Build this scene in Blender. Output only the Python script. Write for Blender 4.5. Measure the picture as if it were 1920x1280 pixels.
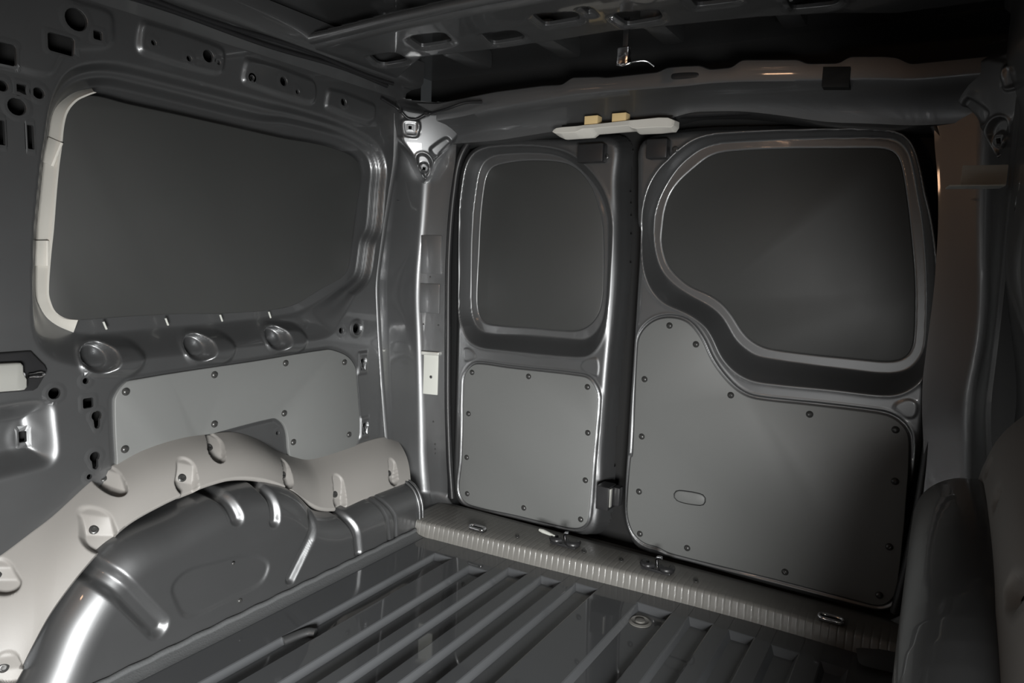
import bpy, bmesh, math, random
import numpy as np
from mathutils import Vector, Matrix
random.seed(4)
for o in list(bpy.data.objects): bpy.data.objects.remove(o, do_unlink=True)
scene = bpy.context.scene
COL = scene.collection
# ------------------------------------------------------------------ camera
# van axes: x = across the load bay (left arch face 0), y = rearwards (inner face of the rear doors 0), z = up (load floor 0)
cam_d = bpy.data.cameras.new('camera'); cam = bpy.data.objects.new('camera', cam_d); COL.objects.link(cam)
cam_d.sensor_fit = 'HORIZONTAL'; cam_d.sensor_width = 36.0; cam_d.lens = 1303.07 / 1920 * 36; cam_d.clip_start = .01
cam.matrix_world = Matrix(((0.84943586, -0.09172312, 0.51965912, 1.23), (0.52656843, 0.08310821, -0.84606071, -1.70),
                           (0.03441539, 0.99231038, 0.11889359, 0.80), (0, 0, 0, 1)))
scene.camera = cam
# ------------------------------------------------------------------ world, lights, exposure
w = bpy.data.worlds.new('garage_air'); scene.world = w; w.use_nodes = True
bg = w.node_tree.nodes['Background']; bg.inputs[0].default_value = (.9, .97, 1, 1); bg.inputs[1].default_value = .022
def area(name, loc, aim, sx, sy, power, col, spread=180):
    d = bpy.data.lights.new(name, 'AREA'); d.shape = 'RECTANGLE'; d.size = sx; d.size_y = sy; d.energy = power; d.color = col
    d.spread = math.radians(spread)
    o = bpy.data.objects.new(name, d); COL.objects.link(o); o.location = loc
    o.rotation_euler = (Vector(aim) - Vector(loc)).to_track_quat('-Z', 'Y').to_euler(); return o
# the side door stands open behind the photographer: garage light comes in low through it
area('garage_light', (1.53, -2.06, .33), (-.12, -.40, -.10), .45, .40, 21, (1, 1, .985), 93)
# the small warm lamp of the cab, ahead of the load bay
area('cab_lamp', (.35, -2.4, 1.15), (.8, -.2, .9), .14, .06, .9, (1, .60, .36))
scene.view_settings.view_transform = 'Standard'; scene.view_settings.look = 'None'
scene.view_settings.gamma = 1; scene.view_settings.exposure = .25; scene.view_settings.use_curve_mapping = False
# ------------------------------------------------------------------ traced outlines, metres
OUT = {
 'd1_outline': [(-0.025,0.8954),(-0.0179,0.6208),(-0.0187,0.2796),(-0.0162,0.0768),(0.0095,0.0303),(0.061,0.0188),(0.2223,0.027),(0.4336,0.0351),(0.4581,0.0412),(0.4761,0.0622),(0.4828,0.0895),(0.4871,0.2074),(0.4847,0.2676),(0.4903,0.5104),(0.5,0.731),(0.4958,0.8974),(0.4865,1.012),(0.4818,1.114),(0.3459,1.123),(0.1471,1.133),(0.0555,1.126),(0.0053,1.103),(-0.0192,1.058),(-0.0298,0.9745)],
 'd1_win_s': [(-0.0117,0.9217),(-0.0043,1),(0.0133,1.057),(0.0474,1.086),(0.1059,1.103),(0.2128,1.109),(0.2812,1.103),(0.3478,1.084),(0.4029,1.045),(0.447,0.9946),(0.4702,0.9435),(0.4815,0.8904),(0.482,0.7542),(0.479,0.6667),(0.4695,0.5973),(0.4397,0.5497),(0.3962,0.5367),(0.1328,0.5319),(0.0674,0.5348),(0.0265,0.5548),(0.0047,0.6002),(-0.0046,0.6772),(-0.0082,0.8142)],
 'd1_win_o': [(-0.0014,0.9253),(0.0078,1.005),(0.019,1.058),(0.0406,1.088),(0.0845,1.101),(0.1824,1.101),(0.2645,1.093),(0.3219,1.071),(0.379,1.026),(0.419,0.9769),(0.4404,0.9241),(0.4459,0.8931),(0.4508,0.7275),(0.4457,0.6518),(0.4286,0.6099),(0.3965,0.5825),(0.3681,0.5799),(0.2127,0.5772),(0.0642,0.5698),(0.0299,0.5821),(0.0083,0.6144),(-0.0001,0.659),(-0.0033,0.8156)],
 'd1_win_p': [(0.0262,0.9255),(0.0344,1.005),(0.0428,1.042),(0.0581,1.062),(0.083,1.072),(0.1809,1.08),(0.2975,1.07),(0.3487,1.046),(0.3891,1.002),(0.4134,0.9486),(0.4294,0.8932),(0.4398,0.7268),(0.4346,0.6711),(0.4196,0.6395),(0.3929,0.6144),(0.3535,0.6018),(0.2094,0.5994),(0.0672,0.5989),(0.0398,0.6108),(0.0252,0.638),(0.0201,0.6882),(0.023,0.7998)],
 'd1_panel': [(0.0221,0.1822),(0.0206,0.4225),(0.0253,0.4456),(0.0428,0.4701),(0.0659,0.4827),(0.1792,0.4827),(0.421,0.4862),(0.4436,0.4763),(0.4612,0.4518),(0.4661,0.4323),(0.4603,0.2631),(0.4551,0.0984),(0.4455,0.0729),(0.4213,0.0567),(0.3763,0.0512),(0.2215,0.0483),(0.0602,0.0432),(0.0258,0.0569),(0.0139,0.0889)],
 'd1_riv': [(0.0514,0.4554),(0.2479,0.4666),(0.434,0.4599),(0.0422,0.3274),(0.4417,0.3335),(0.0405,0.1909),(0.0462,0.0773),(0.2486,0.0774),(0.4411,0.1996),(0.4327,0.0855)],
 'd2_outline': [(0.5544,0.8976),(0.5546,0.6385),(0.5512,0.287),(0.5525,0.146),(0.5638,0.0835),(0.585,0.0461),(0.6136,0.0349),(0.7529,0.0363),(0.9606,0.0304),(1.123,0.0317),(1.16,0.0344),(1.196,0.044),(1.212,0.0561),(1.216,0.077),(1.213,0.1622),(1.21,0.3302),(1.227,0.4374),(1.224,0.6058),(1.231,0.7088),(1.218,0.824),(1.204,0.8948),(1.183,0.9778),(1.16,1.043),(1.144,1.076),(1.122,1.095),(1.032,1.107),(0.8778,1.116),(0.751,1.123),(0.6561,1.124),(0.556,1.115),(0.535,1.091),(0.5372,1.055),(0.5473,0.884)],
 'd2_win_s': [(0.6827,1.094),(0.645,1.068),(0.6055,1.039),(0.5776,0.996),(0.5648,0.9471),(0.5616,0.8909),(0.5639,0.8374),(0.5729,0.7863),(0.5947,0.7359),(0.631,0.7007),(0.6749,0.685),(0.7036,0.6742),(0.7238,0.6621),(0.7433,0.6484),(0.7636,0.6193),(0.7845,0.5801),(0.8135,0.5503),(0.8455,0.5331),(0.8806,0.5266),(1.043,0.5297),(1.154,0.5318),(1.188,0.5485),(1.209,0.5743),(1.223,0.6098),(1.228,0.6694),(1.22,0.7856),(1.198,0.9009),(1.18,0.9589),(1.158,1.028),(1.141,1.069),(1.119,1.09),(1.087,1.097),(1.033,1.101),(0.8786,1.107),(0.7522,1.105),(0.6901,1.098)],
 'd2_win_o': [(0.6677,1.076),(0.6293,1.043),(0.5907,0.9785),(0.5747,0.9238),(0.5741,0.8938),(0.5765,0.863),(0.583,0.8299),(0.6024,0.783),(0.6391,0.7467),(0.6946,0.7149),(0.7293,0.6995),(0.7637,0.6761),(0.784,0.6497),(0.8044,0.6188),(0.8331,0.596),(0.8652,0.5818),(1.11,0.5724),(1.154,0.5754),(1.182,0.587),(1.201,0.6139),(1.208,0.6474),(1.198,0.7842),(1.18,0.9039),(1.166,0.9639),(1.149,1.031),(1.136,1.063),(1.117,1.082),(1.095,1.089),(1.028,1.094),(0.8691,1.099),(0.7387,1.099),(0.6934,1.09)],
 'd2_win_p': [(0.6689,1.04),(0.6304,1.005),(0.609,0.9695),(0.5984,0.924),(0.5974,0.8942),(0.5959,0.8634),(0.6029,0.8305),(0.6201,0.7932),(0.6564,0.7592),(0.6868,0.7412),(0.7263,0.7275),(0.7603,0.7084),(0.7901,0.6778),(0.8153,0.6427),(0.844,0.6175),(0.889,0.6025),(1.107,0.5985),(1.145,0.6),(1.169,0.6081),(1.182,0.6239),(1.187,0.6533),(1.177,0.7832),(1.157,0.9041),(1.145,0.9647),(1.128,1.033),(1.115,1.057),(1.093,1.067),(1.03,1.071),(0.8699,1.078),(0.7482,1.077),(0.7077,1.068)],
 'd2_panel': [(0.5739,0.284),(0.5707,0.5968),(0.5793,0.6215),(0.5955,0.6418),(0.6191,0.6578),(0.6525,0.6649),(0.6858,0.6614),(0.7051,0.6515),(0.726,0.6298),(0.7414,0.6081),(0.7573,0.5772),(0.7825,0.543),(0.8163,0.5103),(0.844,0.4933),(0.875,0.4862),(1.007,0.4891),(1.143,0.4898),(1.165,0.4848),(1.184,0.4713),(1.196,0.4527),(1.202,0.3919),(1.204,0.3289),(1.206,0.2241),(1.205,0.1168),(1.202,0.09),(1.191,0.0693),(1.173,0.0566),(1.151,0.0559),(0.9586,0.057),(0.6812,0.0544),(0.6615,0.0632),(0.622,0.063),(0.5907,0.08),(0.5736,0.1108),(0.5662,0.149),(0.5693,0.2975)],
 'd2_riv': [(0.6528,0.645),(0.5951,0.5008),(0.5966,0.349),(0.7231,0.604),(0.8165,0.4883),(0.9967,0.468),(1.171,0.4598),(0.5977,0.2003),(0.607,0.0865),(0.7354,0.08),(0.9728,0.0816),(1.18,0.3462),(1.182,0.1976),(1.172,0.0826)],
 'd2_slot': [(0.7073,0.226),(0.7624,0.2279),(0.7715,0.2196),(0.7688,0.2035),(0.7573,0.1986),(0.7068,0.1973),(0.6939,0.2059),(0.6964,0.2207)],
 'w_s': [(-1.079,0.8218),(-1.073,0.9103),(-1.056,1.031),(-1.044,1.07),(-1.028,1.102),(-1.006,1.123),(-0.9804,1.135),(-0.9475,1.145),(-0.8923,1.15),(-0.6123,1.149),(-0.4168,1.144),(-0.2964,1.133),(-0.2412,1.11),(-0.2135,1.07),(-0.2055,1.027),(-0.212,0.9771),(-0.2272,0.8866),(-0.2386,0.83),(-0.2542,0.7428),(-0.3102,0.6575),(-0.3476,0.6142),(-0.3807,0.5767),(-0.5046,0.5699),(-0.6361,0.5723),(-0.7337,0.5698),(-0.8063,0.5676),(-0.9259,0.5684),(-1.011,0.5645),(-1.03,0.5702),(-1.062,0.5841),(-1.083,0.6032),(-1.093,0.6266),(-1.096,0.6483),(-1.092,0.7335)],
 'w_o': [(-1.063,0.8224),(-1.044,0.9598),(-1.036,0.9866),(-1.031,1.02),(-1.019,1.047),(-0.9998,1.071),(-0.9801,1.086),(-0.9536,1.098),(-0.9264,1.104),(-0.7762,1.102),(-0.5803,1.1),(-0.4945,1.111),(-0.3776,1.111),(-0.2739,1.102),(-0.2107,1.078),(-0.1898,1.041),(-0.1949,0.9847),(-0.2079,0.8674),(-0.23,0.8399),(-0.2403,0.7878),(-0.2507,0.7411),(-0.2721,0.7205),(-0.341,0.6862),(-0.4062,0.6585),(-0.4559,0.6413),(-0.5488,0.6329),(-0.7031,0.6267),(-0.7776,0.6256),(-0.9004,0.6237),(-0.9804,0.6239),(-1.007,0.6284),(-1.033,0.6425),(-1.052,0.6593),(-1.065,0.6839),(-1.07,0.7044),(-1.065,0.7919)],
 'w_p': [(-1.055,0.8231),(-1.041,0.9395),(-1.036,0.9751),(-1.031,1.011),(-1.022,1.038),(-1.006,1.06),(-0.9864,1.073),(-0.9604,1.077),(-0.913,1.074),(-0.8007,1.073),(-0.6097,1.07),(-0.5261,1.069),(-0.412,1.072),(-0.3239,1.065),(-0.2837,1.051),(-0.2663,1.03),(-0.266,1.001),(-0.2823,0.9268),(-0.2919,0.8632),(-0.3063,0.7776),(-0.3129,0.7501),(-0.3367,0.7303),(-0.4023,0.7042),(-0.4522,0.6816),(-0.4941,0.6643),(-0.5512,0.6552),(-0.6313,0.6522),(-0.7286,0.6527),(-0.801,0.6563),(-0.9203,0.6567),(-1.015,0.6548),(-1.041,0.658),(-1.059,0.6726),(-1.067,0.6931),(-1.068,0.7098),(-1.062,0.7663)],
 'w_panel': [(-0.9573,0.3725),(-0.9576,0.4926),(-0.9517,0.5065),(-0.9423,0.5182),(-0.9272,0.5281),(-0.6196,0.5354),(-0.3936,0.5417),(-0.3672,0.5357),(-0.3264,0.5191),(-0.3017,0.4986),(-0.2871,0.4709),(-0.2883,0.2438),(-0.5117,0.2592),(-0.5251,0.296),(-0.529,0.3351),(-0.5375,0.3605),(-0.5545,0.3788),(-0.574,0.387),(-0.7372,0.3814),(-0.7773,0.3773),(-0.7791,0.2944),(-0.9534,0.3385)],
 'w_riv': [(-0.9353,0.5071),(-0.7348,0.5165),(-0.7369,0.4035),(-0.9409,0.3897),(-0.5349,0.5207),(-0.3338,0.501),(-0.5402,0.394),(-0.5115,0.3138),(-0.3147,0.294)],
 'w_emb0': [(-1.037,1.242),(-1.002,1.236),(-0.9477,1.237),(-0.9346,1.23),(-0.9328,1.216),(-0.9393,1.17),(-1.005,1.145),(-1.027,1.13),(-1.049,1.091),(-1.127,1.093),(-1.177,1.098),(-1.172,1.198)],
 'w_emb1': [(-0.8754,1.237),(-0.8848,1.223),(-0.8906,1.184),(-0.8827,1.173),(-0.7271,1.17),(-0.7006,1.182),(-0.6954,1.225),(-0.7085,1.234)],
 'w_emb2': [(-0.6351,1.227),(-0.6472,1.206),(-0.6524,1.174),(-0.643,1.168),(-0.4749,1.161),(-0.4404,1.17),(-0.4346,1.21),(-0.452,1.224)],
 'w_emb3': [(-0.3898,1.214),(-0.4037,1.182),(-0.4048,1.164),(-0.3865,1.161),(-0.2558,1.151),(-0.2243,1.166),(-0.2214,1.205),(-0.2426,1.21)],
 'w_hole_c': [(-1.003,1.201,0.01938),(-1.125,1.059,0.0088),(-1.069,1.059,0.00935),(-1.104,1.029,0.0143),(-0.7393,1.204,0.01248),(-0.7144,1.197,0.0045),(-0.8601,1.199,0.005),(-0.784,1.188,0.0055),(-0.5402,1.197,0.01008),(-0.4983,1.182,0.00528),(-0.6294,1.185,0.00528),(-0.6289,1.185,0.0048),(-0.346,1.189,0.009),(-1.065,0.5223,0.01045),(-1.009,0.5383,0.0055),(-0.2848,0.5909,0.01334),(-0.3426,0.5888,0.00782),(-1.009,0.3487,0.00495),(-0.5576,0.3465,0.0045)],
 'w_hole_s': [(-1.03,1.151,0.022,0.0154),(-0.9658,1.184,0.0077,0.0077),(-1.118,1.112,0.01482,0.0171),(-1.095,1.06,0.00784,0.00784),(-1.129,0.9815,0.00448,0.02016),(-1.085,0.9812,0.00504,0.02016),(-1.006,0.4947,0.00952,0.00952)],
 'w_key': [(-0.9911,0.4669),(-0.9974,0.3862),(-0.2584,0.4965),(-0.2485,0.3083)],
 'w_dimple': [(-0.9818,0.5804),(-0.7676,0.581),(-0.5542,0.5844)],
 'w_bulge': [(-1.201,0.508),(-1.153,0.5168),(-1.103,0.5175),(-1.081,0.5141),(-1.068,0.5),(-1.065,0.4691),(-1.063,0.4076),(-1.071,0.391),(-1.083,0.3857),(-1.159,0.381),(-1.207,0.3746)],
 'w_ticks': [(-0.9571,0.6399),(-0.8276,0.6396),(-0.6955,0.6404),(-0.5596,0.6409)],
 'w_clips': [(-1.04,0.9604),(-1.061,0.7762)],
 'a_hi': [(-1.187,-0.0531),(-1.141,0.042),(-1.092,0.1333),(-1.009,0.2135),(-0.9112,0.2331),(-0.7872,0.2514),(-0.6858,0.2377),(-0.6171,0.2024),(-0.5513,0.1357),(-0.4713,0.1031),(-0.3542,0.107),(-0.1759,0.1044)],
 't_up': [(-1.261,0.206),(-1.167,0.2435),(-1.114,0.2707),(-1.077,0.2906),(-1,0.3432),(-0.958,0.3622),(-0.9003,0.3803),(-0.8167,0.3881),(-0.7386,0.382),(-0.6826,0.3734),(-0.6233,0.3458),(-0.5601,0.3013),(-0.4923,0.2678),(-0.4565,0.2567),(-0.3813,0.2541),(-0.1796,0.2576),(-0.1077,0.2361)],
 't_lo': [(-1.242,-0.0335),(-1.194,0.0542),(-1.165,0.1057),(-1.128,0.1608),(-1.065,0.2235),(-0.9977,0.2711),(-0.9258,0.2923),(-0.8525,0.3031),(-0.7765,0.3052),(-0.7222,0.2948),(-0.6644,0.2724),(-0.6027,0.2353),(-0.5484,0.188),(-0.5015,0.1577),(-0.4371,0.1401),(-0.3066,0.1413),(-0.159,0.1426)],
 'floor_ends': [(0.1253,-0.262),(0.2443,-0.2701),(0.3346,-0.22),(0.4267,-0.2107),(0.5165,-0.1933),(0.6819,-0.1966),(0.8044,-0.1923),(0.8958,-0.196),(0.9882,-0.2051),(1.087,-0.2094)],
 'sill_front': [(0.0438,-0.1968),(0.0667,-0.194),(0.2197,-0.1844),(0.3818,-0.173),(0.5304,-0.1597),(0.6686,-0.1474),(0.7983,-0.1384),(0.9198,-0.1326),(1.034,-0.1319),(1.14,-0.1335),(1.201,-0.136)],
 'sill_mid': [(0.092,-0.206),(0.2235,-0.1918),(0.3827,-0.1776),(0.5332,-0.1699),(0.6691,-0.1547),(0.7971,-0.1431),(0.9204,-0.1477),(1.033,-0.147),(1.138,-0.151)],
 't_scallop': [(-0.9775,0.3522,-0.9867,0.3361,0.01885),(-1.033,0.2854,-1.039,0.2581,0.02755),(-0.8514,0.3435,-0.8637,0.3157,0.02465),(-0.7505,0.3741,-0.7724,0.3526,0.0174),(-0.5826,0.2804,-0.6007,0.2538,0.01885),(-0.4171,0.1991,-0.4356,0.1546,0.0232),(-0.2059,0.1972,-0.2246,0.1604,0.01885),(-1.172,0.2254,-1.175,0.2106,0.0232),(-1.197,0.091,-1.199,0.0688,0.0203)],
 'rib0': [(-1.076,0.2204),(-1.043,0.182),(-1.01,0.1319),(-0.9695,0.069)],
 'rib1': [(-0.8148,0.2943),(-0.7972,0.2684),(-0.7873,0.2301)],
 'rib2': [(-0.6998,0.2725),(-0.6884,0.2433),(-0.6902,0.1939)],
 'rib3': [(-0.5703,0.168),(-0.5736,0.1397),(-0.6033,0.0966),(-0.6465,0.0403)],
 'rib4': [(-0.4586,0.1421),(-0.4354,0.0951),(-0.4249,0.0266)],
 'rib5': [(-0.3609,0.1596),(-0.3246,0.112),(-0.3054,0.0072)],
 'rib6': [(-0.3297,0.1583),(-0.2851,0.0849),(-0.2791,0.0105)],
 'recess': [(-0.9388,0.1381),(-0.9067,0.1587),(-0.847,0.1534),(-0.7557,0.138),(-0.7065,0.1015),(-0.714,0.0729),(-0.7357,0.0589),(-0.8105,0.0566),(-0.9066,0.0596),(-0.9308,0.1016)],
 'pA': [(-0.15,-0.1401,1.069),(-0.15,-0.1568,0.9917),(-0.15,-0.1734,0.9149),(-0.15,-0.1938,0.808),(-0.15,-0.2099,0.7122),(-0.15,-0.1989,0.5779),(-0.15,-0.1826,0.4187),(-0.15,-0.1636,0.267),(-0.15,-0.1554,0.2028)],
 'pB': [(-0.1092,-0.04,1.081),(-0.1154,-0.04,1.003),(-0.1249,-0.04,0.8926),(-0.1404,-0.04,0.7542),(-0.1425,-0.04,0.6661),(-0.131,-0.04,0.5352),(-0.1178,-0.04,0.3359),(-0.1074,-0.04,0.1673),(-0.0894,-0.04,0.0416)],
 'pC': [(-0.0197,-0.02,1.079),(-0.0365,-0.02,0.9877),(-0.0456,-0.02,0.8941),(-0.05,-0.02,0.7673),(-0.0455,-0.02,0.5414),(-0.0399,-0.02,0.3437),(-0.029,-0.02,0.1772),(-0.0206,-0.02,0.1022)],
 'pbracket': [(-0.0705,-0.075,0.4985),(-0.0146,-0.075,0.5123),(-0.0148,-0.075,0.3758),(-0.0692,-0.075,0.365)],
 'precess': [(-0.0916,-0.075,0.8595),(-0.0245,-0.075,0.868),(-0.0256,-0.075,0.7678),(-0.0913,-0.075,0.7654)],
 'h_top': [(-0.153,1.241),(-0.034,1.228),(0.1596,1.242),(0.3031,1.244),(0.3631,1.241),(0.3903,1.256),(0.4644,1.25),(0.4838,1.246),(0.6162,1.245),(0.6375,1.253),(0.7003,1.25),(0.677,1.252),(0.7161,1.249),(0.738,1.238),(0.7877,1.237),(0.8069,1.251),(0.9272,1.238),(0.9427,1.228),(1.007,1.222),(1.024,1.233),(1.088,1.226),(1.112,1.221),(1.135,1.206)],
 'h_crease': [(-0.1112,1.177),(0.0547,1.187),(0.138,1.198),(0.2834,1.206),(0.3874,1.212),(0.5326,1.212),(0.7031,1.208),(0.7272,1.21),(0.8101,1.206),(0.9745,1.191),(1.096,1.181),(1.141,1.174)],
 'h_low': [(-0.146,1.133),(-0.0189,1.131),(0.1364,1.132),(0.3066,1.145),(0.4622,1.148),(0.6494,1.156),(0.6675,1.168),(0.7989,1.16),(0.8895,1.143),(0.9793,1.122),(1.098,1.11),(1.146,1.103)],
 'h_slot': [(0.6515,1.237),(0.7085,1.234),(0.7153,1.229),(0.7114,1.223),(0.6524,1.224),(0.6484,1.23)],
 'h_sq': [(0.9769,1.216),(1.029,1.211),(1.03,1.17),(0.9769,1.175)],
 'b_front': [(-0.0713,-0.5125),(0.1661,-0.5336),(0.3974,-0.5457),(0.5923,-0.5413),(0.7415,-0.5268),(0.9104,-0.487),(1.062,-0.4292)],
 'b_rear': [(-0.1508,-0.1407),(0.1076,-0.3162),(0.2928,-0.2955),(0.4688,-0.2903),(0.5982,-0.2941),(0.7544,-0.2696),(0.8797,-0.2513),(1.008,-0.2125),(1.114,-0.1613)],
 'b_slot0': [(-0.0153,-0.3895),(0.0645,-0.3854),(0.0509,-0.3167),(0.0221,-0.3035),(-0.0456,-0.3015),(-0.0491,-0.3178)],
 'b_slot1': [(0.1648,-0.4516),(0.1998,-0.4629),(0.2618,-0.4537),(0.2433,-0.3933),(0.2219,-0.3815),(0.1447,-0.3829)],
 'b_slot2': [(0.3295,-0.4082),(0.4103,-0.3988),(0.4075,-0.351),(0.3917,-0.3307),(0.3123,-0.3289),(0.31,-0.3402)],
 'b_slot3': [(0.4861,-0.4574),(0.5081,-0.4638),(0.5735,-0.4376),(0.5671,-0.401),(0.5552,-0.3891),(0.4787,-0.3891)],
 'b_slot4': [(0.6277,-0.389),(0.6512,-0.3999),(0.7208,-0.3824),(0.7142,-0.3359),(0.7021,-0.3208),(0.6307,-0.319)],
 'b_slot5': [(0.7884,-0.4159),(0.804,-0.4331),(0.8739,-0.4131),(0.8718,-0.3647),(0.8625,-0.3538),(0.7887,-0.3611)],
 'b_slot6': [(0.941,-0.3408),(0.9529,-0.3547),(1.023,-0.3347),(1.026,-0.2737),(1.013,-0.259),(0.941,-0.2694)],
 'b_slot7': [(0.5931,-0.4553),(0.6047,-0.4528),(0.6011,-0.4131),(0.5897,-0.4153)],
 'd_stop': [(0.3488,-0.0863,0.062),(0.3682,-0.0907,0.062),(0.4024,-0.1005,0.062)],
 'bar': [(0.3374,1.133,1.127,1.129),(0.345,1.137,1.123,1.122),(0.3632,1.138,1.122,1.114),(0.4048,1.138,1.122,1.114),(0.4234,1.139,1.129,1.114),(0.4419,1.139,1.128,1.114),(0.4533,1.139,1.128,1.122),(0.5464,1.142,1.129,1.123),(0.5561,1.142,1.122,1.123),(0.5667,1.142,1.12,1.115),(0.6201,1.143,1.12,1.114),(0.6427,1.141,1.118,1.115),(0.6541,1.136,1.117,1.115),(0.6603,1.133,1.121,1.124)],
 'bar_blocks': [(0.4211,1.158,0.4579,1.139),(0.4963,1.159,0.5337,1.14)],
 'cable': [(-0.1375,-0.2,1.223),(-0.1397,-0.17,1.216),(-0.1312,-0.155,1.211),(-0.1184,-0.15,1.202),(-0.0932,-0.145,1.179),(-0.0671,-0.14,1.177),(-0.0398,-0.13,1.191),(-0.0085,-0.125,1.194),(0.028,-0.12,1.199),(0.0767,-0.11,1.212),(0.1249,-0.1,1.212)],
 'tie': [(0.1885,-0.1931,0.05),(1.114,-0.1692,0.05)],
 'strike': [(0.4333,-0.1046,0.06),(0.6915,-0.1082,0.06)],
 'sill_scr': [(0.302,-0.1259,0.045),(0.4943,-0.1056,0.045),(0.5966,-0.0989,0.045),(0.7893,-0.0979,0.045)],
 'plug': [(0.713,-0.2581,-0.016)],
 'fbump': [(0.1292,-0.7787,-0.014),(0.1426,-0.7263,-0.014),(0.1598,-0.7167,-0.014)],
 'latch': [(0.494,-0.03,0.2076),(0.5294,-0.03,0.2065),(0.5318,-0.03,0.1452),(0.4964,-0.03,0.1423)],
 'dbrk': [(0.3685,-0.012,1.112),(0.4514,-0.012,1.107),(0.4511,-0.012,1.066),(0.3812,-0.012,1.069),(0.5627,-0.012,1.107),(0.6174,-0.012,1.102),(0.6172,-0.012,1.067),(0.58,-0.012,1.069)],
 'dscr': [(0.4431,-0.012,1.092),(0.6285,-0.012,1.091)],
 'chrome': [(0.6146,-0.286,1.22)],
 'wbr_plate': [(-1.21,0.5936),(-1.127,0.589),(-1.123,0.5853),(-1.123,0.5657),(-1.118,0.5619),(-1.119,0.5422),(-1.124,0.5396),(-1.213,0.5448)],
 'wbr_black': [(-1.203,0.6078),(-1.104,0.6061),(-1.08,0.5751),(-1.078,0.5664),(-1.098,0.5336),(-1.206,0.5398)],
 'wbr_bolt': [(-0.14,-1.101,0.5634)],
 'bulge_key': [(-1.107,0.443)],
 'd1_tri': [(0.014,0.523),(0.0375,0.5281),(0.0602,0.5109),(0.0587,0.4969),(0.0322,0.4846),(0.0185,0.487)],
 'd1_tri2': [(0.4213,0.5352),(0.4591,0.5417),(0.4634,0.4923),(0.4455,0.4911),(0.4147,0.5017),(0.4073,0.516)],
 'd2_tri': [(1.189,0.5313),(1.167,0.5201),(1.161,0.5069),(1.171,0.496),(1.188,0.4862),(1.206,0.4911),(1.207,0.5236)],
 'r_flange': [(1.21,-0.2,0.9629),(1.302,-0.2,0.9623),(1.219,-0.2,1.002),(1.29,-0.2,0.9883)],
 'arch_r': [(1.2,-27.94,14.8),(1.2,22.59,-9.848),(1.2,-4.722,1.706),(1.2,-2.631,1.017)],
 'r_trim': [(1.25,-1.479,0.6896),(1.25,-1.436,0.7088),(1.25,-1.353,0.7067),(1.25,-1.091,0.6539)],
 'strip_o': [(-0.19,-0.9573,1.095),(-0.19,-0.981,1.085),(-0.19,-1,1.071),(-0.19,-1.021,1.048),(-0.19,-1.032,1.02),(-0.19,-1.037,0.9865),(-0.19,-1.046,0.9489),(-0.19,-1.054,0.8904),(-0.19,-1.064,0.8223),(-0.19,-1.069,0.7639),(-0.19,-1.071,0.7043),(-0.19,-1.065,0.6844),(-0.19,-1.053,0.6599),(-0.19,-1.034,0.6426),(-0.19,-1.008,0.6285)],
 'strip_i': [(-0.1535,-0.9728,1.082),(-0.1535,-0.9903,1.072),(-0.1535,-1.007,1.06),(-0.1535,-1.023,1.038),(-0.1535,-1.031,1.011),(-0.1535,-1.036,0.975),(-0.1535,-1.042,0.9393),(-0.1535,-1.049,0.8855),(-0.1535,-1.056,0.823),(-0.1535,-1.064,0.7652),(-0.1535,-1.069,0.7101),(-0.1535,-1.067,0.6936),(-0.1535,-1.059,0.6727),(-0.1535,-1.043,0.6601),(-0.1535,-1.017,0.6556)],
 'g_frame': [(-0.07219,-0.098,1.071),(0.7071,0.7071,-0),(0.1555,-0.1555,0.9755),(0.6898,-0.6898,-0.2199)],
 'g_out': [(-0.0892,0.1586),(-0.0432,0.1568),(0.015,0.1538),(0.0857,0.1573),(0.1243,0.115),(0.1224,0.0688),(0.0905,0.0317),(0.0608,-0.0008),(0.0455,-0.0348),(0.0301,-0.0692),(0.0113,-0.0846),(-0.0084,-0.0762),(-0.0314,-0.0419),(-0.0542,-0.0012),(-0.0884,0.0448)],
 'g_pad': [(-0.0623,0.1031),(-0.0251,0.1059),(-0.019,0.0997),(-0.0202,0.0701),(-0.0282,0.065),(-0.0564,0.0664),(-0.0612,0.0717)],
 'g_padrec': [(-0.0809,0.1461),(-0.0313,0.1456),(0.0133,0.1392),(0.014,0.1247),(-0.0158,0.1089),(-0.0109,0.0731),(-0.0233,0.0608),(-0.0562,0.0607),(-0.0677,0.0553),(-0.0783,0.0569),(-0.083,0.0993)],
 'g_eye': [(-0.0215,0.0126),(-0.0052,0.0206),(0.0118,0.0148),(0.0246,-0.0031),(0.0245,-0.0267),(0.0123,-0.0511),(0.0027,-0.0517),(-0.0101,-0.0335),(-0.0218,-0.0107)],
 'g_tri': [(0.0595,0.069),(0.0717,0.0652),(0.0825,0.0451),(0.0409,0.0097),(0.0264,0.0111),(0.0136,0.0288),(0.0179,0.0384)],
 'g_eyec': [(0.0015,-0.0234)],
 'g_padc': [(-0.0426,0.0866)],
 'cable_g': [(-0.0841,0.1381),(-0.0712,0.1292),(-0.0486,0.1104),(-0.0253,0.1109),(0.0022,0.1264),(0.0161,0.1298)],
}
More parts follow.
